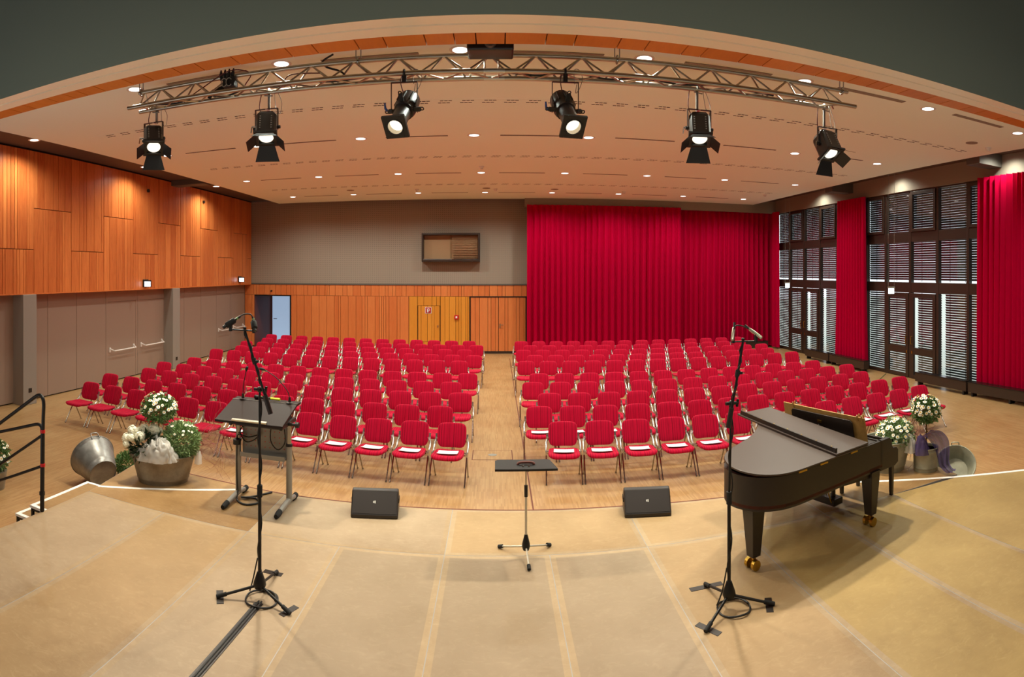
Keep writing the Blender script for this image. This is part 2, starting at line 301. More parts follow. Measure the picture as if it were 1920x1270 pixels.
# portal over the stage: dark lintel, pale metal soffit with a groove, wooden soffit
MB().box((-13, 5.482, ZS+.015), (13.5, 5.60, 9.5)).box((-13, 5.474, ZS-.0005), (13.5, 5.481, 9.5)).build('wall_front', 'lintel_grey', kind='structure')
sof = MB().box((-13, 5.482, ZS), (13.5, 5.665, ZS+.015)).box((-13, 5.655, ZS+.03), (13.5, 5.71, ZS+.04)).box((-13, 5.70, ZS), (13.5, 5.90, ZS+.015)).box((-13, 5.61, ZS+.015), (13.5, 5.655, ZS+.04))
sof.build('trim_5', 'champagne', kind='structure')
sp = MB(); x = -12.6
for k in range(80):
    w = (.30, .42, .30, .46)[k % 4] if k % 7 else .22
    sp.box((x, 5.90, ZS), (x+w-.012, 6.19, ZS+.05)); x += w
    if x > 12.8: break
sp.build('trim_6', 'soffit_wood', kind='structure')
MB().box((-13, 5.90, ZS+.055), (13.5, 6.2, ZC+.35)).build('trim_7', 'dark_gap', kind='structure')
# the stage house behind the portal: side walls, back wall, roof
MB().box((-12.2, -4.2, -.1), (-12, 5.48, 9.5)).build('wall_stage_left', 'stage_house', kind='structure'); MB().box((12.3, -4.2, -.1), (12.5, 5.48, 9.5)).build('wall_stage_right', 'stage_house', kind='structure')
MB().box((-12, -4.4, -.1), (12.3, -4.2, 9.5)).build('wall_stage_back', 'stage_house', kind='structure'); MB().box((-12.2, -4.4, 9.5), (12.5, 5.6, 9.7)).build('ceiling_stage', 'stage_house', kind='structure')
# left wall: timber cladding in staggered panels of grooved planks
MB().box((XW-.4, 5.48, ZW0), (XW-.03, YB+.2, ZU+.02)).build('wall_left', 'dark_gap', kind='structure')
cl = MB(); bounds = [5.6, 7.2, 8.54, 9.87, 11.2, 12.53, 13.9, 15.23, 16.57, 17.9, 19.25, 20.58, 21.9, 22.28]
def planks(mb, a, b, fn, seed, gp=.006):
    r = random.Random(seed); t = a
    while t < b-.01:
        w = r.choice((.085, .12, .17, .24, .31)); e = min(t+w, b)
        if b-e < .06: e = b
        fn(mb, t+gp, e-gp); t = e
for i in range(len(bounds)-1):
    zj = 3.61 if i % 2 == 0 else 4.58
    for z0, z1 in ((ZW0, zj-.008), (zj+.008, ZW1)):
        planks(cl, bounds[i]+.004, bounds[i+1]-.004, lambda m, p, q: m.box((XW-.03, p, z0), (XW, q, z1)), i*3+int(z0*10), .006)
cl.build('trim_8', 'cherry', kind='structure')
MB().box((XW-.4, 5.48, ZW0-.03), (XW, YB, ZW0)).build('trim_9', 'cherry', kind='structure')
# folding partition under the cladding
MB().box((XL-.3, 2.0, 0), (XL-.04, YB, ZW0)).build('wall_left_partition', 'dark_gap', kind='structure')
pt = MB(); ys = [2, 4.5, 5.75, 7.0, 8.3, 9.66, 10.65, 11.75, 13.0, 14.55, 16.1, 17.3, 18.5, 19.7, 21.0, 22.28]
doors = {3: 0, 8: 1, 9: 1, 13: 1, 14: 1}
for i in range(len(ys)-1):
    a, b = ys[i]+.006, ys[i+1]-.006
    if i in doors:
        pt.box((XL-.04, a, .03), (XL, a+.09, ZW0-.03)).box((XL-.04, b-.09, .03), (XL, b, ZW0-.03)).box((XL-.04, a+.09, 2.24), (XL, b-.09, ZW0-.03))
    else: pt.box((XL-.04, a, .03), (XL, b, ZW0-.03))
pt.build('trim_10', 'partition', kind='structure')
for n, i in enumerate(doors):
    a, b = ys[i]+.10, ys[i+1]-.10
    d = MB().box((XL-.04, a, .03), (XL-.006, b, 2.232)).build('door_%d' % (n+1), 'partition', kind='structure')
    l, r = a+.08, b-.12; z = .93
    h = MB().tube([(XL, l, z), (XL+.13, l+.05, z-.06), (XL+.13, r-.05, z-.06), (XL, r, z)], .020, 8)
    h.box((XL, l-.03, z-.10), (XL+.02, l+.03, z+.03)).box((XL, r-.03, z-.10), (XL+.02, r+.03, z+.03)).build('push_bar', 'push_bar', d, smooth=40, world=False)
for k, Y in enumerate((9.7, 16.25)):
    MB().box((XL-.04, Y-.22, 0), (XL+.34, Y+.22, ZW0-.03)).build('trim_%d' % (11+k), 'column_grey', kind='structure', bevel=.012)
# back wall: acoustic upper half, timber lower half with doors
XA = 1.16
MB().box((XW-.6, YB+.02, ZW0), (XR, YB+.25, ZU)).build('wall_back', 'acoustic_grey', kind='structure')
MB().box((XW-.05, YB-.02, ZW0-.02), (XA, YB+.03, ZW0+.035)).build('trim_13', 'beam_grey', kind='structure')
MB().box((-8.06, YB+.04, 0), (XR, YB+.25, ZW0)).box((XL-.3, YB+.04, 0), (-9.72, YB+.25, ZW0)).box((-9.72, YB+.04, 2.15), (-8.06, YB+.25, ZW0)).build('wall_back_core', 'dark_gap', kind='structure')
lw = MB()
def pw(z0, z1): return lambda m, p, q: m.box((p, YB, z0), (q, YB+.04, z1))
planks(lw, XW-.3, XA, pw(2.15, ZW0-.02), 91); planks(lw, -8.04, -3.31, pw(.07, 2.14), 92); planks(lw, XW-.3, -9.65, pw(.07, 2.14), 94)
lw.build('trim_14', 'cherry_back', kind='structure')
aw = MB(); planks(aw, -3.30, -2.98, pw(.07, 2.14), 95); planks(aw, -2.10, -1.0, pw(.07, 2.14), 96)
for z0, z1 in ((.07, .42), (1.80, 2.14)): planks(aw, -2.97, -2.11, pw(z0, z1), 93)
aw.build('trim_15', 'amber_wood', kind='structure')
MB().box((-8.0, YB-.012, 0), (-1.0, YB+.04, .07)).build('baseboard_back', 'frame_brown', kind='structure')
hd = MB(); planks(hd, -2.955, -2.125, lambda m, p, q: m.box((p, YB+.002, .435), (q, YB+.035, 1.785)), 97)
hd = hd.build('door_6', 'amber_wood', kind='structure')
MB().box((-2.21, YB-.02, .98), (-2.18, YB+.005, 1.06)).build('latch', 'cast_alu', hd, world=False)
df = MB().box((-1.0, YB-.02, 0), (-.965, YB+.06, 2.16)).box((XA-.04, YB-.02, 0), (XA, YB+.06, 2.16)).box((-.965, YB-.02, 2.12), (XA-.04, YB+.06, 2.16)).box((-.965, YB-.015, 0), (XA-.04, YB+.06, .085))
df.build('trim_16', 'frame_brown', kind='structure')
for n, (a, b) in enumerate(((-.955, .085), (.095, 1.115))):
    m = MB(); planks(m, a, b, lambda m, p, q: m.box((p, YB-.005, .09), (q, YB+.05, 2.115)), 60+n); dd = m.build('door_%d' % (7+n), 'cherry_back', kind='structure')
    if n: MB().box((a+.035, YB-.02, .96), (a+.075, YB-.004, 1.13)).tube([(a+.055, YB-.01, 1.08), (a+.055, YB-.07, 1.08), (a+.19, YB-.07, 1.08)], .012, 8).build('door_handle', 'chrome', dd, smooth=40, world=False)
# niche with the pale blue door, back left; door glows in place of light behind it
MB().box((-9.72, YB+.04, 0), (-9.64, YB+1.95, 2.14)).box((-8.06, YB+.04, 0), (-7.98, YB+1.95, 2.14)).box((-9.72, YB+.04, 2.14), (-7.98, YB+1.95, 2.2)).build('wall_niche', 'dark_wood', kind='structure')
MB().box((-10, YB+1.9, 0), (-7.9, YB+1.98, 2.2)).build('wall_niche_end', 'dark_wood', kind='structure')
bd = MB().box((-9.63, YB+.02, 2.10), (-8.06, YB+.05, 2.15)).box((-8.10, YB+.0, 0), (-8.06, YB+.05, 2.15)).build('trim_17', 'dark_gap', kind='structure')
bl = MB().box((-9.56, YB+1.80, .02), (-8.30, YB+1.85, 2.06)).build('door_9', 'glowing_blue_pane', kind='structure')
MB().box((-9.50, YB+1.77, 1.02), (-9.34, YB+1.80, 1.05)).build('door_handle', 'cast_alu', bl, world=False)
# control booth window boxed out of the back wall
bw = root_struct('window_3', (-1.69, YB, 3.98)); x0, x1, z0, z1, yf = -2.78, -.60, 3.46, 4.53, YB-.32
fr = MB().box((x0, yf, z0), (x0+.07, YB+.02, z1)).box((x1-.07, yf, z0), (x1, YB+.02, z1)).box((x0+.07, yf, z1-.07), (x1-.07, YB+.02, z1)).box((x0+.07, yf, z0), (x1-.07, YB+.02, z0+.09))
fr.build('window_frame', 'frame_brown', bw, bevel=.008)
MB().box((x0+.07, YB-.05, z0+.09), (x1-.07, YB-.03, z1-.07)).build('back_panel', 'booth_inside', bw)
sl = MB()
for k in range(14): sl.box((x0+1.14, YB-.16, z0+.13+k*.062), (x1-.09, YB-.12, z0+.15+k*.062))
sl.build('blind', 'booth_inside', bw)
for a, b, y in ((x0+.07, x0+1.14, yf+.03), (x0+1.06, x1-.07, yf+.07)): MB().add([(a, y, z0+.09), (b, y, z0+.09), (b, y, z1-.07), (a, y, z1-.07)], [(0, 1, 2, 3)]).build('pane', 'booth_glass', bw)
MB().box((x0+.07, yf-.01, z0+.075), (x0+1.14, yf+.03, z0+.105)).build('sliding_rail', 'cast_alu', bw)
# head of the back curtain and fascia over the windows
MB().box((1.05, YB-.75, 5.46), (XR, YB-.6, ZU)).build('trim_18', 'fascia', kind='structure')
MB().box((XR-.12, 5.56, 5.44), (XR+.1, YB, ZU+.02)).build('wall_right', 'fascia', kind='structure')
MB().box((XR-.02, 5.48, 0), (XR+.1, 7.4, 5.46)).box((XR-.02, YB-.6, 0), (XR+.1, YB+.2, 5.46)).box((XR, 15.35, 0), (XR+.1, 16.3, 5.46)).build('wall_right_pier', 'frame_brown', kind='structure')
# two glazed bays with outside blinds
def bay(n, mulls, doorcells):
    w = root_struct('window_%d' % n, (XR, mulls[0], 0)); X0, X1 = XR-.06, XR+.06
    rows = [(.10, 2.48), (2.78, 3.95), (4.24, 5.40)]
    fm = MB()
    for y in mulls: fm.box((X0, y-.05, 0), (X1, y+.05, 5.46))
    fm.build('mullions', 'frame_brown', w, bevel=.006)
    tm = MB(); a, b = mulls[0]+.05, mulls[-1]-.05
    for z0, z1 in ((0, .10), (2.48, 2.78), (3.95, 4.24), (5.40, 5.46)): tm.box((X0+.01, a, z0), (X1-.01, b, z1))
    tm.build('transoms', 'frame_brown', w, bevel=.006)
    for i in range(len(mulls)-1):
        a, b = mulls[i]+.05, mulls[i+1]-.05
        for j, (z0, z1) in enumerate(rows):
            if j == 0 and i in doorcells:
                lf = MB().box((X0-.02, a+.005, 0.02), (X0+.05, a+.13, 2.47)).box((X0-.02, b-.13, .02), (X0+.05, b-.005, 2.47))
                for q0, q1 in ((.02, .12), (.70, .90), (2.34, 2.47)): lf.box((X0-.02, a+.13, q0), (X0+.05, b-.13, q1))
                lf = lf.build('door_leaf', 'frame_brown', w, bevel=.006)
                for q0, q1 in ((.12, .70), (.90, 2.34)):
                    MB().add([(X0+.016, a+.13, q0), (X0+.016, b-.13, q0), (X0+.016, b-.13, q1), (X0+.016, a+.13, q1)], [(3, 2, 1, 0)]).build('pane', 'window_glass', lf)
                yh = b-.07 if i == doorcells[0] else a+.07
                MB().tube([(X0-.02, yh, 1.0), (X0-.07, yh, 1.0), (X0-.07, yh, 1.22), (X0-.02, yh, 1.22)], .012, 8).box((X0-.03, yh-.02, .72), (X0-.018, yh+.02, .80)).build('handle', 'brass', lf, smooth=40)
            else:
                g = MB().add([(XR, a, z0), (XR, b, z0), (XR, b, z1), (XR, a, z1)], [(3, 2, 1, 0)])
                g.build('pane', 'window_glass', w)
                if j == 2 and (i % 2 == n % 2):
                    MB().box((X0-.03, a, z0), (X0+.02, a+.09, z1)).box((X0-.03, b-.09, z0), (X0+.02, b, z1)).box((X0-.03, a+.09, z0), (X0+.02, b-.09, z0+.09)).box((X0-.03, a+.09, z1-.09), (X0+.02, b-.09, z1)).build('tilt_sash', 'frame_brown', w, bevel=.006)
            bm = MB(); z = z0+(.09 if j == 1 else .02); zt = z1+.10; ya, yb = a-.12, b+.12
            if j == 0 and i == doorcells[0]-1: yb = b-.06
            if j == 0 and i in doorcells: ya, yb = a, b-(.07 if i == doorcells[0] else .02)
            ang = 1.08 if j else 1.0
            while z < zt:
                dz = math.sin(ang)*.034; dx = math.cos(ang)*.034
                bm.add([(XR+.16-dx, ya, z+dz), (XR+.16+dx, ya, z-dz), (XR+.16+dx, yb, z-dz), (XR+.16-dx, yb, z+dz)], [(0, 1, 2, 3)]); z += .068
            for y in (a+.24, b-.24): bm.box((XR+.155, y-.006, z0+.02), (XR+.165, y+.006, zt))
            bm.build('venetian_blind', 'blind', w)
bay(1, [16.3, 17.06, 18.2, 19.35, 20.5, 21.65], (2, 3)); bay(2, [7.4, 8.52, 9.67, 10.83, 12.0, 13.17, 14.33, 15.35], (4, 5))
# floor details: brass-dark expansion strip, socket hatch, taped line near the windows
MB().box((.475, 6.9, 0), (.495, 21, .002)).build('trim_19', 'dark_wood', kind='structure')
fh = MB().box((-.40, 9.72, 0), (.28, 10.25, .003)).build('trim_20', 'dark_wood', kind='structure')
MB().box((-.385, 9.735, 0), (.265, 10.235, .004)).build('hatch_plate', 'parquet', fh, world=False)
MB().lathe([(.075, .004), (.075, .007), (0, .007)], 20, (-.06, 9.98, 0), 1, .8).build('hatch_ring', 'grey_metal', fh, world=False)
MB().beam((6.2, 9.9, .001), (11.0, 14.2, .001), .03, .002).build('trim_21', 'leaf_dark', kind='structure')
# ================================================================ STAGE: modular decks
EDGE = .05
def deck(label, poly, m, group='stage deck modules', inset=True, nose=None):
    c = Vector((sum(p[0] for p in poly)/len(poly), sum(p[1] for p in poly)/len(poly), 0))
    t = thing('stage_deck', label, 'stage deck', c, group=group)
    if inset:
        n = len(poly); inn = []
        for i in range(n):
            a, b, d = Vector(poly[i-1]), Vector(poly[i]), Vector(poly[(i+1) % n])
            n1 = Vector((-(b-a).y, (b-a).x)).normalized(); n2 = Vector((-(d-b).y, (d-b).x)).normalized(); bi = (n1+n2).normalized()
            inn.append(b+bi*EDGE/max(.5, bi.dot(n1)))
        mb = MB(); mb.add([(p[0], p[1], ST) for p in inn], [tuple(range(n))]); mb.m = 1
        mb.add([(p[0], p[1], ST) for p in poly]+[(p[0], p[1], ST) for p in inn], [(i, (i+1) % n, n+(i+1) % n, n+i) for i in range(n)])
        mb.build('deck_board', [m, 'deck_edge'], t)
    else: MB().add([(p[0], p[1], ST) for p in poly], [tuple(range(len(poly)))]).build('deck_board', m, t)
    fp = [(p[0]+(p[0]-c.x)/max(.01, abs(p[0]-c.x))*.0035, p[1]+(p[1]-c.y)/max(.01, abs(p[1]-c.y))*.0035) for p in poly]
    MB().prism(fp, ST-.1, ST-.0008).build('deck_frame', 'seam_metal', t)
    if nose: q = Vector(nose[0]+(ST-.011,)); w = Vector(nose[1]+(ST-.011,)); MB().beam(q, w, .022, .026).build('front_nosing', 'dark_wood', t)
    ins = [(p[0]+(c.x-p[0])*.08, p[1]+(c.y-p[1])*.08) for p in poly]
    for p in ins[:4]: MB().tube([(p[0], p[1], 0), (p[0], p[1], ST-.1)], .024, 8).build('leg', 'grey_metal', t, smooth=40)
g = .004
def rect(x0, x1, y0, y1): return [(x0+g, y0+g), (x1-g, y0+g), (x1-g, y1-g), (x0+g, y1-g)]
YS, YF = 5.735, 6.85
deck('worn stage deck corner carrying the oval zinc tub of flowers', [(-4.71, YS+g), (-2.55-g, YS+g), (-2.55-g, 6.86), (-4.0, 7.0), (-4.86, 7.0)], 'deck_worn', inset=False, nose=((-4.02, 7.01), (-2.55, 6.87)))
deck('beige front stage deck under the left wedge loudspeaker', [(-2.55+g, YS+g), (-.5-g, YS+g), (-.5-g, 6.84), (-2.55+g, 6.86)], 'deck_beige', nose=((-2.55, 6.87), (-.5, 6.85)))
deck('beige front stage deck under the music stand', [(-.5+g, YS+g), (1.5-g, YS+g), (1.5-g, 6.79), (-.5+g, 6.84)], 'deck_tan', nose=((-.5, 6.85), (1.5, 6.80)))
deck('front stage deck under the piano tail and right wedge loudspeaker', [(1.5+g, YS+g), (3.55-g, YS+g), (3.55-g, 6.62), (1.5+g, 6.79)], 'deck_tan', nose=((1.5, 6.80), (3.55, 6.63)))
deck('soil strewn stage deck corner under the zinc bucket and pot', [(3.55+g, YS+g), (5.66, YS+g), (5.70, 6.76), (3.55+g, 6.62)], 'deck_worn', inset=False)
YN = -1.2
for lab, x0, x1, m in (('stage deck along the left stage edge beside the steps', -4.72, -3.6, 'deck_beige'), ('stage deck strip second from the left stage edge', -3.6, -2.55, 'deck_tan'),
    ('stage deck strip with the taped cable and left microphone stand', -2.55, -1.55, 'deck_beige'), ('grey beige stage deck strip right of the left microphone stand', -1.55, -.5, 'deck_grey'),
    ('stage deck strip just in front of the music stand', -.5, .52, 'deck_grey'), ('stage deck strip left of the right microphone stand', .52, 1.5, 'deck_grey'),
    ('stage deck strip carrying the right microphone stand', 1.5, 2.55, 'deck_tan'), ('dark scuffed stage deck strip under the grand piano', 2.55, 3.55, 'deck_olive'), ('yellowish stage deck strip under the piano keyboard end', 3.55, 4.55, 'deck_olive')):
    deck(lab, rect(x0, x1, YN, YS), m)
deck('large stage deck with a slanting white taped edge on the right', [(4.55+g, YN), (9.4, YN), (9.4, 3.34), (5.68, 5.64), (4.55+g, YS-g)], 'deck_olive', inset=False)
def tape(name, label, p, q, w, z=ST+.001): return tag(MB().beam((p[0], p[1], z), (q[0], q[1], z), w, .003).build(name, 'white_tape'), label, 'tape')
tape('edge_tape', 'white tape line slanting across the deck behind the lectern foot', (-4.73, 5.95), (-3.12, 6.80), .055)
tape('edge_tape', 'white tape line along the slanting right stage edge', (4.25, 6.48), (9.3, 3.37), .06)
# steps at the left stage edge
sp = thing('stage_steps', 'two black framed stage steps with white edged treads at the left', 'steps', (-4.95, 5.45, 0))
for k, (x0, x1, z) in enumerate(((-4.95, -4.72, ST), (-5.20, -4.95, .17))):
    tr = MB().box((x0, 4.94, z-.03), (x1, 6.0, z-.002)).build('tread', 'deck_worn', sp)
    MB().box((x0-.005, 4.935, z-.03), (x0+.045, 6.0, z)).box((x0+.045, 4.935, z-.03), (x1, 4.985, z)).box((x0+.045, 5.955, z-.03), (x1, 6.0, z)).build('white_edging', 'white_tape', tr)
for y in (4.96, 5.98):
    fr = MB()
    for x, z in ((-4.93, ST-.03), (-4.74, ST-.03), (-5.18, .14), (-4.97, .14)): fr.box((x-.015, y-.015, 0), (x+.015, y+.015, z))
    fr.beam((-5.18, y, .125), (-4.73, y, .125), .03, .03); fr.beam((-4.94, y, ST-.045), (-4.73, y, ST-.045), .03, .03)
    fr.build('step_frame', 'iron_black', sp)
# handrail
hr = thing('handrail', 'black tubular handrail with red rings beside the left stage steps', 'handrail', (-4.75, 4.90, ST)); Y = 4.90
px = lambda u, v: ay(u, v, Y)
MB().tube(spline([px(79, 960), px(80, 860), px(81, 790), px(82, 758), px(79, 745), px(73, 741), px(64, 746)], 5)+[px(-60, 838)], .021, 10).build('top_rail', 'iron_black', hr, smooth=60)
MB().tube(spline([px(80, 822), px(78, 802), px(72, 796), px(62, 797)], 5)+[px(-60, 822)], .019, 10).build('middle_rail', 'iron_black', hr, smooth=60)
MB().tube([px(80, 816), px(-60, 911)], .017, 10).build('lower_rail', 'iron_black', hr, smooth=60)
MB().tube([px(80, 874), px(-60, 920)], .017, 10).build('bottom_rail', 'iron_black', hr, smooth=60)
MB().tube([px(79, 958), px(80, 815)], .026, 12).build('post', 'iron_black', hr, smooth=60)
for v in (809, 872): MB().tube([px(80, v-3), px(80, v+3)], .030, 12).build('clamp_ring', 'red_plastic', hr, smooth=60)['label'] = 'red ring'
MB().tube([px(79, 928), px(79, 922)], .034, 12).build('socket_collar', 'iron_black', hr, smooth=60)
# ================================================================ curtains
def curtain(name, label, p, q, z0, z1, seed, parent=None, folds=.30, amp=.10, flare=0.0):
    r = random.Random(seed); p, q = Vector(p), Vector(q); L = (q-p).length; d = (q-p)/L; nrm = Vector((d.y, -d.x, 0)); n = int(L/.022); ph = []; t = 0; a = amp; w = 1
    for i in range(n+1):
        w += (r.random()*2.4+.1-w)*.06; t += (2*PI/folds)*(L/n)*w; a += (amp*(.1+1.5*r.random())-a)*.08; ph.append((t, a))
    rows = []
    for k in range(9):
        z = z1+(z0-z1)*k/8; row = []
        for i in range(n+1):
            s = L*i/n; f = .55+.45*k/8
            off = ph[i][1]*f*(math.sin(ph[i][0])+.35*math.sin(2*ph[i][0]+k*.12)); sx = s+flare*(k/8)**2*(s/L-.5)
            row.append(p+d*sx+nrm*off+Vector((0, 0, z-p.z)))
        rows.append(row)
    o = MB().grid(rows).build(name, 'velvet', smooth=180)
    return tag(o, label, 'curtain')
curtain('stage_curtain', 'wide crimson velvet curtain beside the grey back wall', (1.12, 21.45, 0), (6.95, 21.45, 0), .06, 5.52, 3)
curtain('stage_curtain', 'crimson velvet curtain panel nearest the back right corner', (6.88, 21.72, 0), (11.0, 21.72, 0), .06, 5.5, 4)
curtain('stage_curtain', 'narrow gathered crimson curtain turning the back right corner', (10.80, 21.40, 0), (10.84, 20.95, 0), .06, 5.48, 5, amp=.05)
curtain('stage_curtain', 'crimson curtain gathered between the two window bays', (10.82, 16.55, 0), (10.82, 15.05, 0), .06, 5.44, 6, folds=.19, flare=.18)
curtain('stage_curtain', 'crimson curtain at the right edge in front of the near windows', (10.82, 10.18, 0), (10.82, 7.2, 0), .06, 5.44, 8, folds=.19)
# convectors at the foot of the windows
def convector(label, p, q, cat='radiator'):
    p, q = Vector(p), Vector(q); t = thing('convector', label, cat, (p+q)/2, group='low convectors along the walls')
    d = (q-p).normalized()
    MB().beam(p+Vector((0, 0, .22)), q+Vector((0, 0, .22)), .20, .24).build('casing', 'frame_brown', t, bevel=.008)
    MB().beam(p+Vector((0, 0, .348)), q+Vector((0, 0, .348)), .22, .016).build('grille', 'black_gloss', t)
    L = (q-p).length; k = 3 if L > 2.2 else 2
    for i in range(k):
        c = p+d*(.12+(L-.24)*i/(k-1)); MB().beam(c, c+Vector((0, 0, .11)), .16, .05, up=d).build('foot', 'black', t)
convector('long dark convector under the first window bay, far end', (10.62, 18.3, 0), (10.62, 16.75, 0)); convector('dark convector under the curtain between the window bays', (10.62, 16.68, 0), (10.62, 14.7, 0))
convector('dark convector right of the glazed double door', (10.62, 12.3, 0), (10.62, 10.35, 0)); convector('dark convector under the curtain at the right edge', (10.62, 10.28, 0), (10.62, 7.6, 0))
convector('dark convector along the back curtain behind the last chairs', (7.6, 21.1, 0), (9.0, 21.1, 0)); convector('dark convector in the back right corner behind the last chairs', (9.05, 21.1, 0), (10.4, 21.1, 0))
# ================================================================ ceiling fittings
def downlight_proto():
    t = thing('ceiling_light', '', 'ceiling light')
    MB().lathe([(.095, .03), (.095, -.004), (.125, -.008), (.135, 0), (.095, .001)], 28).build('trim_ring', 'white_plastic', t, smooth=40, world=False)
    MB().lathe([(.10, .004), (.10, -.003), (0, -.003)], 24).build('diffuser', 'lamp_disc', t, world=False, smooth=40)
    return t
dl = downlight_proto(); first = [True]
lb = bpy.data.lights.new('downlight_bulb', 'SPOT'); lb.energy = DOWN_W; lb.color = (.91, .98, .86); lb.spot_size = 2.7; lb.spot_blend = .9; lb.shadow_soft_size = .09
lb2 = lb.copy(); lb2.energy = DOWN_W*.75; lb3 = lb.copy(); lb3.energy = DOWN_W*.12
def downlight(x, y, z, label, group, data=None):
    o = dl if first[0] else copy_thing(dl, (x, y, z)); first[0] = False
    o.location = (x, y, z); o['label'] = label; o['group'] = group
    b = bpy.data.objects.new('bulb', data or lb); C.objects.link(b); b.parent = o; b.location = (0, 0, -.03)
LX = [-7.2, -4.97, -2.70, -.43, 1.84, 4.14, 6.48, 8.82]
for r, (Y, dx) in enumerate(((7.12, 0), (11.6, 0), (16.0, .03), (20.0, .06))):
    row = ('row nearest the stage', 'second row from the stage', 'third row from the stage', 'row nearest the back wall')[r]
    for k, X in enumerate(LX):
        if r == 0 and k == 0: continue
        downlight(X+dx, Y+(.012*(X+4)**1 if r < 2 and X > 0 else 0), ZC, 'round recessed ceiling light, %s from the left in the %s' % (ORD[k-(r == 0)], row), 'recessed downlights in the white ceiling')
for s, X in (('left', -9.1), ('right', 10.6)):
    for k, Y in enumerate((9.2, 13.5, 17.8)): downlight(X, Y, ZU+.02, 'ceiling light in the dark strip above the %s wall, %s from the stage' % (s, ORD[k]), 'downlights in the dark side strips', lb2 if s == 'left' else lb3)
# linear slot diffusers between the lights
for r, (Y, w) in enumerate(((7.2, .10), (11.6, .05), (16.0, .05), (20.0, .05))):
    row = ('stage side row', 'second row', 'third row', 'back row')[r]; proto = None
    for k in range(1 if r == 0 else 0, 7):
        X = (LX[k]+LX[k+1])/2; j = k-(r == 0)
        if proto is None: o = proto = MB().box((-.62, -w/2, -.006), (.62, w/2, .01)).build('slot_diffuser', 'fascia' if r == 0 else 'beam_grey')
        else: o = proto.copy(); C.objects.link(o)
        o.location = (X, Y, ZC); tag(o, '%s ceiling slot in the %s, between the %s and %s lights' % ('wide' if r == 0 else 'slim', row, ORD[j], ORD[j+1]), 'air vent', 'slot diffusers between the ceiling lights')
# perforated vent strips: pairs of short slots
for r, (Y, sp, x0, n) in enumerate(((9.27, .3475, -7.17, 48), (13.72, .3372, -7.2, 49), (18.08, .3345, -7.2, 49))):
    t = thing('vent_strip', 'long pale ceiling strip of paired black slots, %s from the stage' % ORD[r], 'air vent', (x0+n*sp/2, Y, ZC), group='slotted vent strips')
    MB().box((x0-.25, Y-.13, ZC-.004), (x0+n*sp+.1, Y+.13, ZC+.01)).build('strip_plate', 'ceiling_white', t)
    m = MB()
    for k in range(n):
        for dy, dx in ((-.055, .04), (.055, 0)):
            for q in range(3): m.box((x0+k*sp+dx+q*.066, Y+dy-.016, ZC-.0055), (x0+k*sp+dx+q*.066+.055, Y+dy+.016, ZC))
    m.build('slots', 'dark_gap', t, kind='stuff')
def detector(u, v, label, kind):
    p = az(u, v, ZC)
    if kind == 'd':
        t = thing('smoke_detector', label, 'smoke detector', p, group='smoke detectors')
        MB().lathe([(.07, 0), (.07, -.02), (.05, -.03)], 18, p).build('base', 'white_plastic', t, smooth=40); MB().lathe([(.045, -.03), (.04, -.075), (.0, -.08)], 18, p).build('sensor', 'white_plastic', t, smooth=40)
    else: tag(MB().lathe([(.13, .005), (.125, -.006), (0, -.006)], 24, p).build('ceiling_speaker', 'fascia', smooth=40), label, 'speaker', 'flush ceiling speakers')
for u, v, l in ((903, 312, 'white smoke detector above the middle of the hall ceiling'), (929, 354, 'smoke detector near the back of the ceiling, over the aisle'), (782, 355, 'smoke detector near the back of the ceiling, left of the aisle'), (1170, 359, 'smoke detector near the back of the ceiling, right of the aisle'), (1853, 277, 'smoke detector near the right edge of the white ceiling'), (1434, 365, 'smoke detector in the back right part of the ceiling')): detector(u, v, l, 'd')
for u, v, l in ((1822, 268, 'flush oval looking ceiling speaker in front of the right window strip'), (657, 357, 'flush ceiling speaker near the back, on the left'), (1040, 355, 'flush ceiling speaker near the back, right of the aisle'), (912, 353, 'flush ceiling speaker near the back, over the aisle')): detector(u, v, l, 's')
# black projector under the portal
pj = thing('projector', 'black projector box with a round lens under the portal soffit', 'projector', (-.06, 6.42, 5.58))
MB().prism([(-.25, -.16), (.25, -.16), (.25, .14), (-.25, .14)], -.135, 0).build('body', 'satin_black', pj, world=False, bevel=.02)
MB().tube([(0, -.16, -.055), (0, -.205, -.055)], [.066, .058], 20).build('lens_ring', 'dark_grey', pj, world=False, smooth=40); MB().tube([(0, -.19, -.055), (0, -.212, -.055)], .042, 20).build('lens', 'black_gloss', pj, world=False, smooth=40)
MB().tube([(0, 0, 0), (0, 0, .19)], .03, 12).build('mount', 'alu_silver', pj, world=False, smooth=40)
# ================================================================ truss
TY, TZ, T0, T1 = 6.70, 5.37, -4.80, 4.66
tr = thing('lighting_truss', 'long three chord aluminium lighting truss hung under the white ceiling', 'truss', ((T0+T1)/2, TY, TZ))
A, B, D = (TY, TZ), (TY+.13, TZ+.225), (TY+.26, TZ)
for (y, z), a, b in ((A, T0, T1), (D, T0+.02, T1-.30), (B, T0+.10, T1-.05)): MB().tube([(a, y, z), (b, y, z)], .028, 14).build('chord', 'alu', tr, smooth=40)
la = MB(); n = 34; st = (T1-T0-.4)/n
for (p, q) in ((A, B), (D, B), (A, D)):
    for k in range(n):
        x0 = T0+.2+k*st; u, w = (p, q) if k % 2 == 0 else (q, p); la.tube([(x0, u[0], u[1]), (x0+st, w[0], w[1])], .0115, 6, cap=False)
for x in (-.98+.85, -.12+.15, T0+.2):
    for (p, q) in ((A, B), (D, B), (A, D)): la.tube([(x, p[0], p[1]), (x, q[0], q[1])], .010, 6, cap=False)
la.build('bracing', 'alu', tr, smooth=60)
sl = MB()
for (y, z) in (A, B, D): MB().tube([(-.14, y, z), (.10, y, z)], .030, 14).build('coupling_sleeve', 'alu_silver', tr, smooth=40)
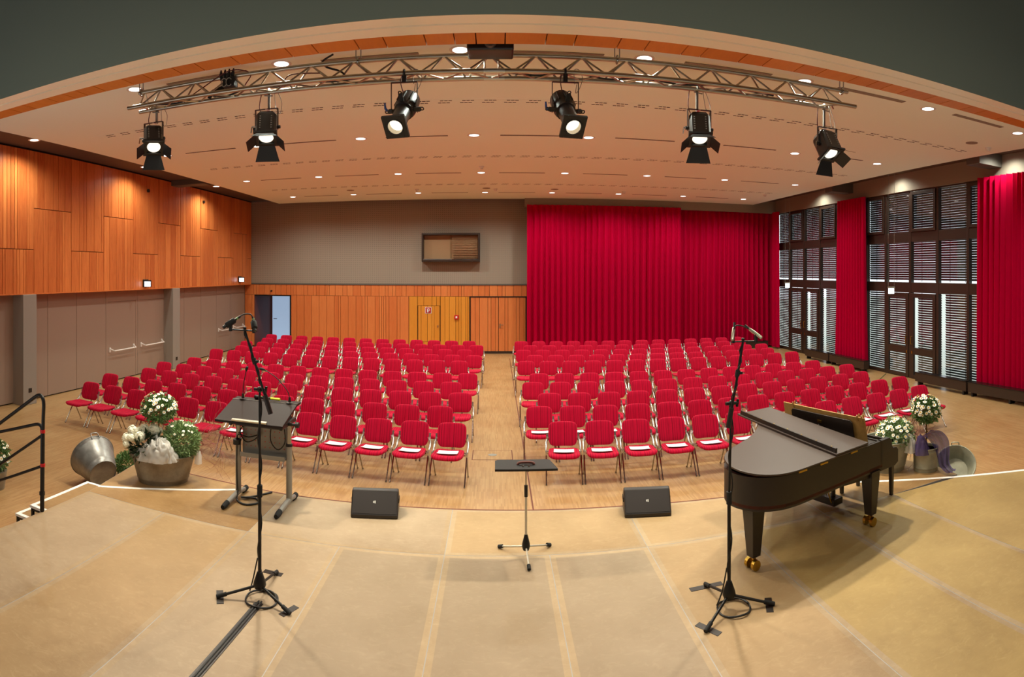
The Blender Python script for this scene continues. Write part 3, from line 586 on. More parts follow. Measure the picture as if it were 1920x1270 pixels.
for k, (u, lab) in enumerate(((265, 'left end of the truss'), (672, 'truss left of the centre'), (1157, 'truss right of the centre'), (1578, 'right end of the truss'))):
    X = (TY+.13)*math.tan((u-CX)/F); t = thing('truss_hanger', 'steel chain hanger with shackle carrying the %s' % lab, 'hanger', (X, TY+.13, ZC), group='truss hangers')
    MB().lathe([(.05, 0), (.05, -.012), (0, -.012)], 14, (X, TY+.13, ZC)).build('ceiling_plate', 'grey_metal', t)
    MB().tube([(X-.03, TY+.13, ZC), (X-.03, TY+.13, TZ+.25)], .007, 6).tube([(X+.03, TY+.13, ZC), (X+.03, TY+.13, TZ+.25)], .007, 6).build('chain', 'grey_metal', t)
    MB().tube([(X, TY+.13+.04*math.cos(a), TZ+.225+.045*math.sin(a)) for a in [2*PI*i/14 for i in range(14)]], .012, 8, closed=True).build('shackle', 'chrome', t, smooth=60)
# cables lying in the truss
def cable(name, label, pts, r, m, cat='cable', group=None, parent=None, n=8):
    o = MB().tube(spline(pts, n), r, 8).build(name, m, parent, smooth=60)
    return o if parent else tag(o, label, cat, group)
tp = lambda u, dy, dz: Vector(((TY+dy)*math.tan((u-CX)/F), TY+dy, TZ+dz))
cable('power_cable', 'black cable lying along the bottom of the truss, left half', [tp(285, .13, .03), tp(330, .20, .015), tp(380, .12, .03), tp(425, .2, .01), tp(470, .1, .04), tp(520, .18, .03), tp(570, .12, .03), tp(630, .2, .03), tp(690, .13, .03)], .012, 'black', group='cables in the truss')
cable('power_cable', 'black cable lying along the bottom of the truss, right half', [tp(955, .15, .03), tp(1010, .2, .02), tp(1070, .12, .04), tp(1140, .2, .01), tp(1200, .15, .03), tp(1280, .2, .02), tp(1350, .13, .03), tp(1450, .18, .02)], .012, 'black', group='cables in the truss')
cable('power_cable', 'dark red cable looping through the left half of the truss', [tp(300, .13, .02), tp(345, .15, .03), tp(378, .1, .12), tp(430, .05, .27), tp(470, .12, .22), tp(460, .15, .05), tp(520, .2, .05), tp(545, .1, .13), tp(600, .12, .12)], .007, 'cable_red', group='cables in the truss')
cable('power_cable', 'thick black cable looping down behind the truss left of the centre', [tp(625, .2, .36), tp(605, .18, .28), tp(612, .16, .20), tp(640, .15, .12), tp(650, .15, .03)], .012, 'black', group='cables in the truss')
pb = thing('plug_box', 'black cable breakout box clamped in the left part of the truss', 'power box', tp(425, .12, .12))
q = tp(425, .12, .12); MB().cbox(q+Vector((.05, 0, .02)), (.17, .12, .13)).build('box', 'black', pb, bevel=.015)
for k in range(4): MB().tube([q+Vector((-.06+k*.05, 0, .07)), q+Vector((-.075+k*.055, -.01, .14)), q+Vector((-.08+k*.06, 0, .20))], [.028, .024, .008], 10).build('plug', 'rubber', pb, smooth=50)
MB().tube(spline([q+Vector((-.03, 0, -.02)), q+Vector((-.13, 0, -.04)), q+Vector((-.22, .02, -.06)), q+Vector((-.27, .03, -.13))], 6), .026, 8).build('cable_tail', 'rubber', pb, smooth=60)
for s in (0, .07): MB().tube([q+Vector((s+.04*math.cos(a), -.08, .01+.05*math.sin(a))) for a in [.6+5*i/12 for i in range(13)]], .006, 6).build('cable_loop', 'grey_metal', pb, smooth=60)
# ---------------------------------------------------------------- lanterns
def clamp(t, x, y, z, zt, m):
    MB().tube([(x, y+.038*math.cos(a), z+.038*math.sin(a)) for a in [-1.2+4.6*i/12 for i in range(13)]], .014, 8).beam((x, y, z-.03), (x, y, zt), .02, .03, up=(1, 0, 0)).tube([(x-.05, y-.03, z-.045), (x+.06, y-.03, z-.06)], .008, 8).build('hook_clamp', m, t, smooth=50)
def yoke(t, x, y, zt, zp, w):
    MB().beam((x-w, y, zt), (x+w, y, zt), .04, .008).beam((x-w, y, zt), (x-w, y, zp-.03), .04, .008, up=(1, 0, 0)).beam((x+w, y, zt), (x+w, y, zp-.03), .04, .008, up=(1, 0, 0)).build('yoke', 'satin_black', t, bevel=.003)
    MB().tube([(x-w-.03, y, zp), (x-w+.01, y, zp)], .022, 10).build('yoke_knob', 'black', t, smooth=40); MB().tube([(x+w-.01, y, zp), (x+w+.03, y, zp)], .022, 10).build('yoke_knob', 'black', t, smooth=40)
def fresnel(u, v, aim, label):
    X = (TY+.13)*math.tan((u-CX)/F); r = math.hypot(X, TY+.13); zp = H+r*(CY-v)/F; y = TY+.18
    X = y*math.tan((u-CX)/F); r = math.hypot(X, y); zp = H+r*(CY-v)/F
    t = thing('fresnel_spotlight', label, 'spotlight', (X, y, zp), group='fresnel spotlights on the truss')
    M = frame(aim, loc=(X, y, zp)); zt = zp+.235
    clamp(t, X, y+.08, TZ, zt, 'grey_metal'); MB().beam((X, y+.08, zt), (X, y-.02, zt), .03, .012).build('clamp_plate', 'cast_alu', t); yoke(t, X, y, zt, zp, .150)
    hb = MB(); hb.M = M
    pr = [(-.10, -.13), (.10, -.13), (.13, -.09), (.13, .09), (.10, .13), (-.10, .13), (-.13, .09), (-.13, -.09)]
    hb.add([(a, -.15, b) for a, b in pr]+[(a, .13, b) for a, b in pr]+[(a*.8, .18, b*.8) for a, b in pr], [tuple(range(7, -1, -1)), tuple(range(16, 24))]+[(i, (i+1) % 8, 8+(i+1) % 8, 8+i) for i in range(8)]+[(8+i, 8+(i+1) % 8, 16+(i+1) % 8, 16+i) for i in range(8)])
    hb.build('housing', 'satin_black', t, bevel=.004)
    rb = MB(); rb.M = M
    for a in (-.07, .07):
        for k in range(6): rb.box((a-.008, -.1+k*.035, .131), (a+.008, -.085+k*.035, .134)); rb.box((a-.008, -.1+k*.035, -.134), (a+.008, -.085+k*.035, -.131))
    rb.build('vent_slots', 'grey_metal', t, kind='stuff')
    fr = MB(); fr.M = M; fr.box((-.145, -.175, -.145), (-.095, -.15, .145)).box((.095, -.175, -.145), (.145, -.15, .145)).box((-.095, -.175, .095), (.095, -.15, .145)).box((-.095, -.175, -.145), (.095, -.15, -.095)); fr.build('front_frame', 'black', t)
    ln = MB(); ln.M = M @ Matrix.Translation((0, -.15, 0)) @ Matrix.Rotation(PI/2, 4, 'X'); ln.lathe([(.093, 0), (.085, .012), (.05, .028), (0, .034)], 24); ln.build('lens', 'lens_lit', t, smooth=60)
    for k in range(4):
        f = MB(); f.M = M @ Matrix.Rotation(k*PI/2, 4, 'Y'); L = .20 if k % 2 == 0 else .15; o = math.sin(.75)*L; d = math.cos(.75)*L
        f.add([(-.10, -.178, .13), (.10, -.178, .13), (.155 if k % 2 == 0 else .10, -.178-d, .13+o), (-.155 if k % 2 == 0 else -.10, -.178-d, .13+o)], [(0, 1, 2, 3)])
        f.build('barn_door', 'black', t, solid=.003)
    kn = MB(); kn.M = M; kn.tube([(-.13, .02, 0), (-.19, .02, 0)], .012, 8).tube([(-.19, .02, 0), (-.20, -.05, -.03)], .007, 6); kn.build('focus_handle', 'chrome', t, smooth=50)
    cable('mains_lead', '', [(X+.02, y+.05, zt-.28), (X-.02, y+.09, zt-.12), (X-.12, y+.06, zt+.03), (X-.10, y+.08, TZ)], .006, 'cable_red', parent=t)
    cable('safety_wire', '', [(X+.13, y, zt), (X+.16, y+.05, zt-.06), (X+.17, y+.08, zt+.1), (X+.08, y+.08, TZ+.03), (X+.10, y+.05, zt+.05), (X+.13, y, zt)], .004, 'grey_metal', parent=t)
    d = Vector(aim).normalized(); lamp('fresnel_lamp', 'SPOT', Vector((X, y, zp))+d*.22, FRES_W, (1, .88, .68), parent=t, aim=Vector((X, y, zp))+d*4, spot_size=1.9, spot_blend=.8, shadow_soft_size=.07)
fresnel(288, 262, (.38, -.55, -.92), 'black fresnel spotlight with barn doors at the left end of the truss')
fresnel(500, 240, (.12, -.42, -.95), 'black fresnel spotlight with barn doors left of the long barrelled pair')
fresnel(1311, 242, (-.10, -.42, -.95), 'black fresnel spotlight with barn doors right of the long barrelled pair')
fresnel(1551, 272, (.10, -.55, -.92), 'black fresnel spotlight with barn doors at the right end of the truss')
def profile(u, v, aim, label, side):
    y = TY; X = y*math.tan((u-CX)/F); r = math.hypot(X, y); zp = H+r*(CY-v)/F; zt = zp+.32
    t = thing('profile_spotlight', label, 'spotlight', (X, y, zp), group='profile spotlights on the truss')
    M = frame(aim, loc=(X, y, zp))
    MB().tube([(X, y+.036*math.cos(a), TZ+.036*math.sin(a)) for a in [2*PI*i/16 for i in range(16)]], .014, 8, closed=True).beam((X, y, TZ-.03), (X, y, zt), .045, .05, up=(1, 0, 0)).build('hook_clamp', 'black', t, smooth=50)
    yoke(t, X, y, zt, zp, .15)
    R = M @ Matrix.Rotation(PI/2, 4, 'X')   # lathe axis -> beam axis
    b = MB(); b.M = R; b.lathe([(.0, -.30), (.085, -.295), (.125, -.26), (.13, -.20), (.13, -.04), (.115, 0), (.115, .03)], 20).build('lamp_house', 'satin_black', t, smooth=40)
    b = MB(); b.M = R; b.lathe([(.095, .03), (.095, .30), (.10, .31), (.10, .36)], 20, cap=False).build('lens_tube', 'satin_black', t, smooth=40)
    b = MB(); b.M = R
    for k in range(5): a = PI*(.1+.2*k); b.beam((.132*math.cos(a), .132*math.sin(a), -.22), (.132*math.cos(a), .132*math.sin(a), -.06), .02, .012)
    b.build('cooling_fins', 'black', t)
    b = MB(); b.M = R; b.lathe([(.085, .37), (.098, .37), (.098, .40), (.085, .40), (.085, .37)], 24, cap=False); s = .135; b.M = M
    for (x0, x1, z0, z1) in ((-s, -.088, -s, s), (.088, s, -s, s), (-.088, .088, .088, s), (-.088, .088, -s, -.088)): b.box((x0, -.395, z0), (x1, -.36, z1))
    for sx in (-1, 1):
        for sz in (-1, 1): b.beam((sx*.062, -.378, sz*.095), (sx*.095, -.378, sz*.062), .03, .034, up=(0, 1, 0))
    b.build('colour_frame', 'black', t, bevel=.003)
    b = MB(); b.M = R; b.lathe([(.082, .30), (.083, .39)], 24, cap=False); b.build('reflector_tube', 'reflector', t, smooth=60)
    b = MB(); b.M = R; b.lathe([(.083, .315), (.05, .325), (0, .33)], 24); b.build('lens', 'lens_lit', t, smooth=60)
    for a in (0, PI, PI*.5):
        b = MB(); b.M = R; c = Vector((math.cos(a), math.sin(a), 0)); b.beam(c*.11+Vector((0, 0, .0)), c*.20, .05, .012, up=(0, 0, 1)); b.M = R @ Matrix.Translation(c*.215); b.tube([(.018*math.cos(q), .018*math.sin(q), 0) for q in [2*PI*i/10 for i in range(10)]], .007, 6, closed=True); b.build('shutter_handle', 'black', t, smooth=50)
    b = MB(); b.M = Matrix.Translation((X-.165, y, zp)); b.tube([(-.03, 0, 0), (-.055, 0, .03), (-.06, -.01, .09)], [.016, .014, .009], 8); b.build('tilt_grip', 'blue_grip', t, smooth=50)['label'] = 'blue tilt lever'
    cable('mains_lead', '', [(X+.05, y+.22, zp+.1), (X-.02, y+.1, zt-.1), (X-.05, y+.05, zt+.02), (X-.04, y+.08, TZ)], .006, 'cable_red', parent=t)
    cable('safety_wire', '', [(X+.13, y, zt-.02), (X+.12, y, zt-.12), (X+.17, y+.02, zt-.05), (X+.2, y+.03, TZ-.05), (X+.16, y, TZ+.03), (X+.10, y, TZ+.02), (X+.11, y, zt-.02)], .004, 'grey_metal', parent=t)
    d = Vector(aim).normalized(); lamp('profile_lamp', 'SPOT', Vector((X, y, zp))+d*.42, PROF_W, (1, .9, .72), parent=t, aim=Vector((X, y, zp))+d*4, spot_size=1.3, spot_blend=.7, shadow_soft_size=.06)
profile(758, 207, (-.13, -.66, -.60), 'black long barrelled profile spotlight left of the truss centre', -1)
profile(1060, 207, (.13, -.66, -.60), 'black long barrelled profile spotlight right of the truss centre', 1)
# ================================================================ signs on walls, pendant exit signs
def exit_wall(Y, z, label):
    t = thing('exit_sign', label, 'exit sign', (XW, Y, z), group='lit exit signs on the cladding')
    MB().box((XW, Y-.12, z-.10), (XW+.05, Y+.12, z+.12)).build('housing', 'satin_black', t, bevel=.006); MB().box((XW+.05, Y-.02, z-.10), (XW+.22, Y+.02, z+.10)).build('sign_box', 'satin_black', t, bevel=.006)
    MB().box((XW+.062, Y-.027, z-.088), (XW+.208, Y-.02, z+.06)).box((XW+.05, Y-.10, z-.085), (XW+.054, Y-.03, z+.06)).build('lit_panel', 'sign_lit', t)
exit_wall(14.5, 2.74, 'lit exit sign above the double doors of the left wall'); exit_wall(21.1, 2.78, 'lit exit sign on the left wall nearest the back wall')
for u, v, X, l in ((1671, 545, 10.3, 'lit exit sign hanging on two wires before the nearer window bay'), (1476.5, 535, 10.3, 'lit exit sign hanging on two wires before the far window bay')):
    p = ax(u, v, X); t = thing('exit_sign', l, 'exit sign', p, group='pendant exit signs'); M = Matrix.Translation(p) @ Matrix.Rotation(-.5, 4, 'Z')
    b = MB(); b.M = M; b.box((-.10, -.035, .065), (.10, .035, .105)).build('housing', 'alu_silver', t, bevel=.006)
    b = MB(); b.M = M; b.box((-.08, -.012, -.09), (.08, .012, .065)).build('lit_panel', 'sign_lit', t)
    for s in (-.085, .085): b = MB(); b.M = M; b.tube([(s, 0, .105), (s, 0, ZU+.02-p.z)], .004, 6).build('wire', 'grey_metal', t)
t = thing('extinguisher_sign', 'red square fire extinguisher sign on the amber wooden cupboard door', 'sign', (-2.56, YB-.01, 1.63))
q = ay(803, 582, YB); MB().box((q.x-.12, YB-.008, q.z-.12), (q.x+.12, YB+.002, q.z+.12)).build('border', 'paper', t); MB().box((q.x-.105, YB-.012, q.z-.105), (q.x+.105, YB-.008, q.z+.105)).build('sign_face', 'sign_red', t)
MB().tube([(q.x-.02, YB-.014, q.z-.075), (q.x-.02, YB-.014, q.z+.03)], .028, 10).tube(spline([(q.x-.02, YB-.014, q.z+.045), (q.x+.02, YB-.014, q.z+.07), (q.x+.05, YB-.014, q.z+.03), (q.x+.035, YB-.014, q.z-.03)], 4), .010, 6).tube([(q.x-.06, YB-.014, q.z+.06), (q.x-.02, YB-.014, q.z+.05)], .010, 6).build('pictogram', 'paper', t)
q = ay(856, 595, YB); t = thing('fire_alarm', 'small red fire alarm call box on the amber wood', 'fire alarm', (q.x, YB, q.z))
MB().box((q.x-.08, YB-.05, q.z-.08), (q.x+.08, YB, q.z+.08)).build('box', 'red_plastic', t, bevel=.008); MB().box((q.x-.03, YB-.054, q.z-.035), (q.x+.03, YB-.05, q.z+.035)).build('glass', 'paper', t)
q = ay(509.5, 545, YB); tag(MB().tube([(q.x, YB, q.z), (q.x, YB-.07, q.z-.02)], [.03, .035], 12).build('wall_sensor', 'satin_black', smooth=40), 'small black sensor above the pale blue door', 'sensor')
for u, v in ((277, 358), (381, 379)):
    q = ax(u, v, XW); tag(MB().tube([(XW, q.y, q.z), (XW+.05, q.y, q.z)], .05, 14).build('wall_socket', 'satin_black', smooth=40), 'small round black fitting high on the cladding, %s' % ('nearer the stage' if u < 300 else 'nearer the back wall'), 'wall fitting')
for u, v, Y in ((52, 733, 9.7), (325, 674, 16.25)):
    q = ax(u, v, XL+.34); tag(MB().box((XL+.34, Y-.05, q.z-.05), (XL+.352, Y+.05, q.z+.05)).build('wall_switch', 'satin_black', bevel=.004), 'small dark switch on the %s grey column of the left wall' % ('nearer' if u < 100 else 'farther'), 'switch')
# ================================================================ CHAIRS
def make_chair():
    t = thing('padded_chair', '', 'chair')
    # seat: dished pad with rounded front corners (front is -Y)
    def pad(top):
        rows = []
        return rows
    def outline(n=40):
        pts = []
        for i in range(n):
            a = 2*PI*i/n; c, s = math.cos(a), math.sin(a); e = .36
            x = .235*math.copysign(abs(c)**e, c); y = .215*math.copysign(abs(s)**e, s); pts.append((x*(1-.08*max(0, y/.215)), y))
        return pts
    op = outline(); sm = MB(); lay = [(.86, -.030), (.97, -.022), (1.0, -.004), (.985, .010), (.92, .019), (.72, .021), (.4, .019), (.0, .018)]
    def sz(x, y, dz): return .425+dz-.018*(1-(x/.24)**2)*(1 if y > -.1 else .6)+.02*max(0, -y-.02)/.2-.028*max(0, (-y-.14)/.08)**2+.012*max(0, y)/.2
    vs = []; n = len(op)
    for f, dz in lay:
        for x, y in op: vs.append((x*f, y*f-.15, sz(x*f, y*f, dz)))
    fs = [tuple(range(n-1, -1, -1))]
    for i in range(len(lay)-1):
        for j in range(n): fs.append((i*n+j, i*n+(j+1) % n, (i+1)*n+(j+1) % n, (i+1)*n+j))
    sm.add(vs, fs).build('seat', 'red_cloth', t, smooth=60, world=False)
    # backrest: curved shell, straight top with round corners, deeper rounded bottom, leaning back
    bp = []
    for i in range(44):
        a = 2*PI*i/44; c, s = math.cos(a), math.sin(a); e = .40 if s > 0 else .55
        bp.append((.222*math.copysign(abs(c)**.34, c)*(1 if s > 0 else 1-.06*(-s)), .175*math.copysign(abs(s)**e, s)))
    vs = []; n = len(bp); lay = [(0, -.004), (.5, -.006), (.9, -.004), (.985, .004), (1.0, .016), (.98, .030), (.9, .036), (.5, .036), (0, .036)]
    def bpnt(x, h, d):
        y = .205+.30*(h)+d-.055*(x/.22)**2; return (x, y, .612+h-.05*d)
    for f, d in lay:
        for x, h in bp: vs.append(bpnt(x*f, h*f, d))
    fs = []
    for i in range(len(lay)-1):
        for j in range(n): fs.append((i*n+j, (i+1)*n+j, (i+1)*n+(j+1) % n, i*n+(j+1) % n))
    MB().add(vs, fs).build('backrest', 'red_cloth', t, smooth=60, world=False)
    for s in (-1, 1):
        x = s*.258
        m = MB().tube(spline([(x*.97, -.10, .405), (x, -.03, .405), (x*1.0, .06, .425), (x*.99, .13, .50), (x*.93, .165, .56), (x*.93, .185, .635)], 4), [.016]*4+[.015]*17, 8)
        m.beam((x*1.0, -.05, .36), (x*1.0, -.05, .43), .026, .045, up=(0, 1, 0)).tube([(x*.95, -.05, .39), (x*1.05, -.05, .39)], .014, 8).beam((x*.85, .14, .55), (x*.97, .165, .56), .02, .05)
        m.build('side_frame', 'cast_alu', t, smooth=45, world=False)
        MB().tube([(x*1.01, -.055, .38), (x*1.015, -.30, .0)], .0105, 8).lathe([(.013, 0), (.013, .018), (.010, .022)], 8, (x*1.015, -.30, 0)).build('leg', 'chrome', t, smooth=45, world=False)
        MB().tube([(x*1.00, -.04, .38), (x*.97, .155, .0)], .0105, 8).lathe([(.014, 0), (.014, .018), (.010, .022)], 8, (x*.97, .155, 0)).build('leg', 'chrome', t, smooth=45, world=False)
    MB().tube([(-.25, -.05, .385), (.25, -.05, .385)], .011, 8).tube([(-.25, .02, .40), (.25, .02, .40)], .009, 8).build('under_seat_bar', 'chrome', t, smooth=45, world=False)
    return t
CH = make_chair(); cfirst = [True]
ROWS = {'L': [(13, [-0.0015, -0.5743, -0.6586], [-0.0004, 0.0527, 9.0263]), (13, [-0.0017, -0.573, -0.9473], [0.0002, 0.0424, 10.1257]), (13, [-0.0013, -0.5766, -0.6742], [0.0019, 0.0222, 11.2603]),
  (13, [-0.0011, -0.5763, -0.9312], [0.0003, 0.0365, 12.3448]), (13, [-0.0011, -0.5773, -0.6334], [0.0004, 0.0352, 13.4152]), (13, [-0.0008, -0.5789, -0.9415], [0, 0.0392, 15.2744]), (13, [0.0002, -0.5908, -0.5973], [-0.0021, 0.0656, 16.2911]),
  (13, [-0.0005, -0.5863, -0.9083], [-0.0005, 0.048, 17.453]), (13, [-0.0008, -0.5825, -0.6067], [-0.0006, 0.0509, 18.5168]), (13, [-0.0005, -0.5887, -0.8817], [-0.0001, 0.0463, 19.6526])],
 'R': [(13, [0.0001, 0.5652, 1.0239], [0.0028, -0.0334, 9.0724]), (14, [0.0003, 0.5661, 0.7383], [0.0019, -0.0257, 10.1235]), (13, [0.0004, 0.5657, 1.0112], [0.002, -0.0266, 11.2036]), (14, [0, 0.5706, 0.7676], [0.0016, -0.0284, 12.3324]),
  (13, [-0.0006, 0.5759, 0.9687], [0.0003, -0.0171, 13.3819]), (14, [-0.0005, 0.5733, 0.7743], [0.0014, -0.0378, 15.241]), (13, [-0.0005, 0.5719, 1.0753], [0.0016, -0.0451, 16.3177]), (14, [-0.0005, 0.5737, 0.805], [0.0009, -0.0371, 17.3963]),
  (13, [-0.0005, 0.5746, 1.0815], [0.0015, -0.0419, 18.4589]), (14, [-0.0007, 0.5785, 0.8339], [0.0009, -0.0397, 19.5799])]}
BT = .262   # the top of the backrest lies this far behind the chair's origin
sheet = [None]
for side in 'LR':
    nm = 'left' if side == 'L' else 'right'
    for r, (n, cx_, cy_) in enumerate(ROWS[side]):
        for k in range(n):
            X = cx_[0]*k*k+cx_[1]*k+cx_[2]; Y = cy_[0]*k*k+cy_[1]*k+cy_[2]
            dx = 2*cx_[0]*k+cx_[1]; dy = 2*cy_[0]*k+cy_[1]
            if side == 'L': dx, dy = -dx, -dy
            rz = math.atan2(dy, dx)+rnd.uniform(-.012, .012)
            loc = Vector((X+math.sin(rz)*BT, Y-math.cos(rz)*BT, 0))
            c = CH if cfirst[0] else copy_thing(CH, loc, rz); cfirst[0] = False
            c.location = loc; c.rotation_euler = (0, 0, rz)
            has = (r == 0 and (side == 'R' or k < 7)) or (side == 'R' and r == 1 and k < 3)
            rowname = ('front row' if r == 0 else 'back row' if r == 9 else 'second row' if r == 1 else '%s row from the stage' % ORD[r])
            c['label'] = 'red padded chair%s, %s from the aisle, %s, %s block' % (' with a white sheet' if has else '', ORD[k], rowname, nm)
            c['group'] = 'red chairs in rows, %s block' % nm
            if has:
                p = loc+Matrix.Rotation(rz, 3, 'Z') @ Vector((rnd.uniform(-.012, .012), -.135, .4455))
                if sheet[0] is None:
                    g = [[((i/8-.5)*.30, (j/4-.5)*.21, -.015*(1-((i/8-.5)*.30/.24)**2)+.018*max(0, -(j/4-.5)*.21)/.1+.01) for i in range(9)] for j in range(5)]
                    s = MB().grid(g).build('programme_sheet', 'paper', solid=.002, smooth=180); sheet[0] = s
                else: s = sheet[0].copy(); C.objects.link(s)
                s.location = p; s.rotation_euler = (0, 0, rz+rnd.uniform(-.08, .08))
                tag(s, 'white sheet on the %s chair from the aisle, %s, %s block' % (ORD[k], 'front row' if r == 0 else 'second row', nm), 'paper', 'white sheets on the chair seats')
# ================================================================ LECTERN
le = thing('lectern', 'grey steel lectern with a dark brown sloping desk at the stage front', 'lectern', (-2.75, 6.5, ST))
def wpt(x, y, z): return Vector((x, y, z))
yN, yC, yFa = 6.22, 6.72, 6.86
desk = MB()
prof = [(yN, 1.355), (yC, 1.50), (yFa, 1.505)]
x0, x1 = -3.20, -2.345
vs = []
for y, z in prof: vs += [(x0, y, z), (x1, y, z)]
for y, z in prof: vs += [(x0, y, z-.028), (x1, y, z-.028)]
desk.add(vs, [(0, 1, 3, 2), (2, 3, 5, 4), (8, 9, 7, 6), (10, 11, 9, 8), (0, 6, 7, 1), (5, 11, 10, 4), (0, 2, 8, 6), (2, 4, 10, 8), (1, 7, 9, 3), (3, 9, 11, 5)])
desk.build('desk_top', 'desk_brown', le, bevel=.004)
MB().beam((x0+.22, yN+.012, 1.372), (x1-.20, yN+.012, 1.372), .035, .018, up=(0, -.28, 1)).build('book_stop', 'alu_silver', le)
MB().beam((x0, yC, 1.503), (x1, yC, 1.503), .006, .004).build('crease_strip', 'alu_silver', le)
MB().box((-3.02, 6.40, 1.26), (-2.42, 6.74, 1.36)).box((-3.06, 6.30, 1.28), (-3.02, 6.80, 1.33)).box((-2.42, 6.30, 1.28), (-2.38, 6.80, 1.33)).build('desk_bracket', 'satin_black', le, bevel=.01)
for X in (-3.05, -2.39):
    MB().tube([(X, 6.56, ST+.06), (X, 6.56, 1.05)], .036, 14).build('column', 'grey_metal', le, smooth=40); MB().tube([(X, 6.56, 1.05), (X, 6.56, 1.32)], .028, 14).build('inner_tube', 'chrome', le, smooth=40)
    MB().tube([(X, 6.56, 1.035), (X, 6.56, 1.065)], .040, 14).build('collar', 'black', le, smooth=40)
    f = MB().tube(spline([(X, 6.16, ST+.03), (X, 6.30, ST+.045), (X, 6.56, ST+.065), (X, 6.78, ST+.03)], 5), [.026]*5+[.032]*6+[.028]*5, 12).build('foot', 'grey_metal', le, smooth=50)
    for a, b in ((6.13, 6.25), (6.70, 6.80)): MB().tube([(X, a, ST+.028), (X, (a+b)/2, ST+.034), (X, b, ST+.042)], [.026, .034, .033], 12).build('foot_cap', 'rubber', f, smooth=50)
MB().tube([(-2.40, 6.5, 1.31), (-2.27, 6.5, 1.31)], .018, 10).tube([(-2.29, 6.5, 1.31), (-2.25, 6.5, 1.31)], .034, 12).build('clamp_knob', 'black', le, smooth=40); MB().lathe([(.0, -.05), (.05, -.035), (.07, 0), (.0, .005)], 16, (-3.1, 6.4, 1.33)).build('swivel', 'satin_black', le, smooth=50)
MB().box((-3.01, 6.60, .86), (-2.43, 6.615, 1.30)).build('modesty_panel', 'grey_metal', le)
hp = MB()
for i in range(9):
    for j in range(5): hp.tube([(-2.96+i*.062, 6.596, .98+j*.065), (-2.96+i*.062, 6.60, .98+j*.065)], .006, 6)
hp.build('perforation', 'red_plastic', le, kind='stuff')
MB().box((-3.01, 6.52, .86), (-2.43, 6.60, .885)).box((-3.01, 6.51, .86), (-2.43, 6.525, .915)).build('cable_tray', 'grey_metal', le, bevel=.004)
for pts in ([(-2.95, 6.58, 1.27), (-3.02, 6.55, 1.15), (-2.93, 6.53, 1.04), (-2.80, 6.56, 1.10), (-2.76, 6.58, 1.26)], [(-2.62, 6.57, 1.28), (-2.62, 6.55, 1.08), (-2.52, 6.53, .99), (-2.44, 6.55, 1.08), (-2.46, 6.57, 1.28)], [(-2.76, 6.56, 1.14), (-2.9, 6.53, 1.10), (-3.03, 6.51, 1.12), (-3.05, 6.52, .95), (-3.05, 6.52, .6), (-3.03, 6.5, ST+.1)]):
    MB().tube(spline(pts, 6), .007, 8).build('loose_cable', 'black', le, smooth=60)
MB().tube([(-3.05, 6.515, 1.0), (-3.05, 6.515, 1.06)], .045, 12).build('cable_tie', 'black', le, smooth=40)
cable('floor_cable', 'black cable coiled on the deck beside the left lectern foot', [(-3.03, 6.50, ST+.1), (-3.0, 6.42, ST+.02), (-2.86, 6.36, ST+.012), (-2.75, 6.46, ST+.012), (-2.83, 6.58, ST+.012), (-2.98, 6.50, ST+.03), (-2.9, 6.60, ST+.012), (-2.72, 6.84, ST+.012)], .012, 'black')
def gooseneck(label, base, pts, head):
    t = thing('gooseneck_microphone', label, 'microphone', base, group='gooseneck microphones on the lectern'); b = Vector(base)
    MB().lathe([(.045, 0), (.045, .006), (.02, .012), (.014, .05), (.012, .07)], 14, b).build('base', 'satin_black', t, smooth=45)
    MB().tube(spline([b+Vector((0, 0, .06))]+[Vector(p) for p in pts], 6), .0055, 8).build('gooseneck', 'black', t, smooth=60)
    e = Vector(pts[-1]); d = (Vector(head)-e).normalized(); MB().tube([e-d*.01, e+d*.02, e+d*.05, e+d*.062], [.010, .017, .017, .008], 12).build('windscreen', 'rubber', t, smooth=60)
b1 = Vector((-3.07, 6.74, 1.505)); b2 = Vector((-2.45, 6.74, 1.505))
gooseneck('slim gooseneck microphone standing at the left of the lectern', b1, [b1+Vector((.012, 0, .2)), b1+Vector((.05, -.01, .36))], b1+Vector((.075, -.03, .42)))
gooseneck('curved gooseneck microphone bending in from the right of the lectern', b2, [b2+Vector((-.04, 0, .16)), b2+Vector((-.18, 0, .30)), b2+Vector((-.33, -.01, .385))], b2+Vector((-.40, -.02, .40)))
hm = thing('handheld_microphone', 'black and yellow handheld microphone lying on the lectern desk', 'microphone', (-2.75, 6.8, 1.525)); a = Vector((-2.93, 6.80, 1.53)); b = Vector((-2.60, 6.77, 1.53)); d = (b-a).normalized()
MB().tube([a-d*.01, a, a+d*.035, a+d*.055], [.012, .026, .026, .018], 14).build('grille', 'iron_black', hm, smooth=60); MB().tube([a+d*.055, a+d*.16, a+d*.25], [.018, .016, .014], 14).build('handle', 'satin_black', hm, smooth=60)
for s, e, r in ((.06, .09, .0195), (.22, .345, .0165)): MB().tube([a+d*s, a+d*e], r, 14).build('colour_band', 'yellow_green', hm, smooth=40)['label'] = 'yellow green band'
MB().tube([a+d*.155, a+d*.175], .019, 14).build('switch_ring', 'chrome', hm, smooth=40)
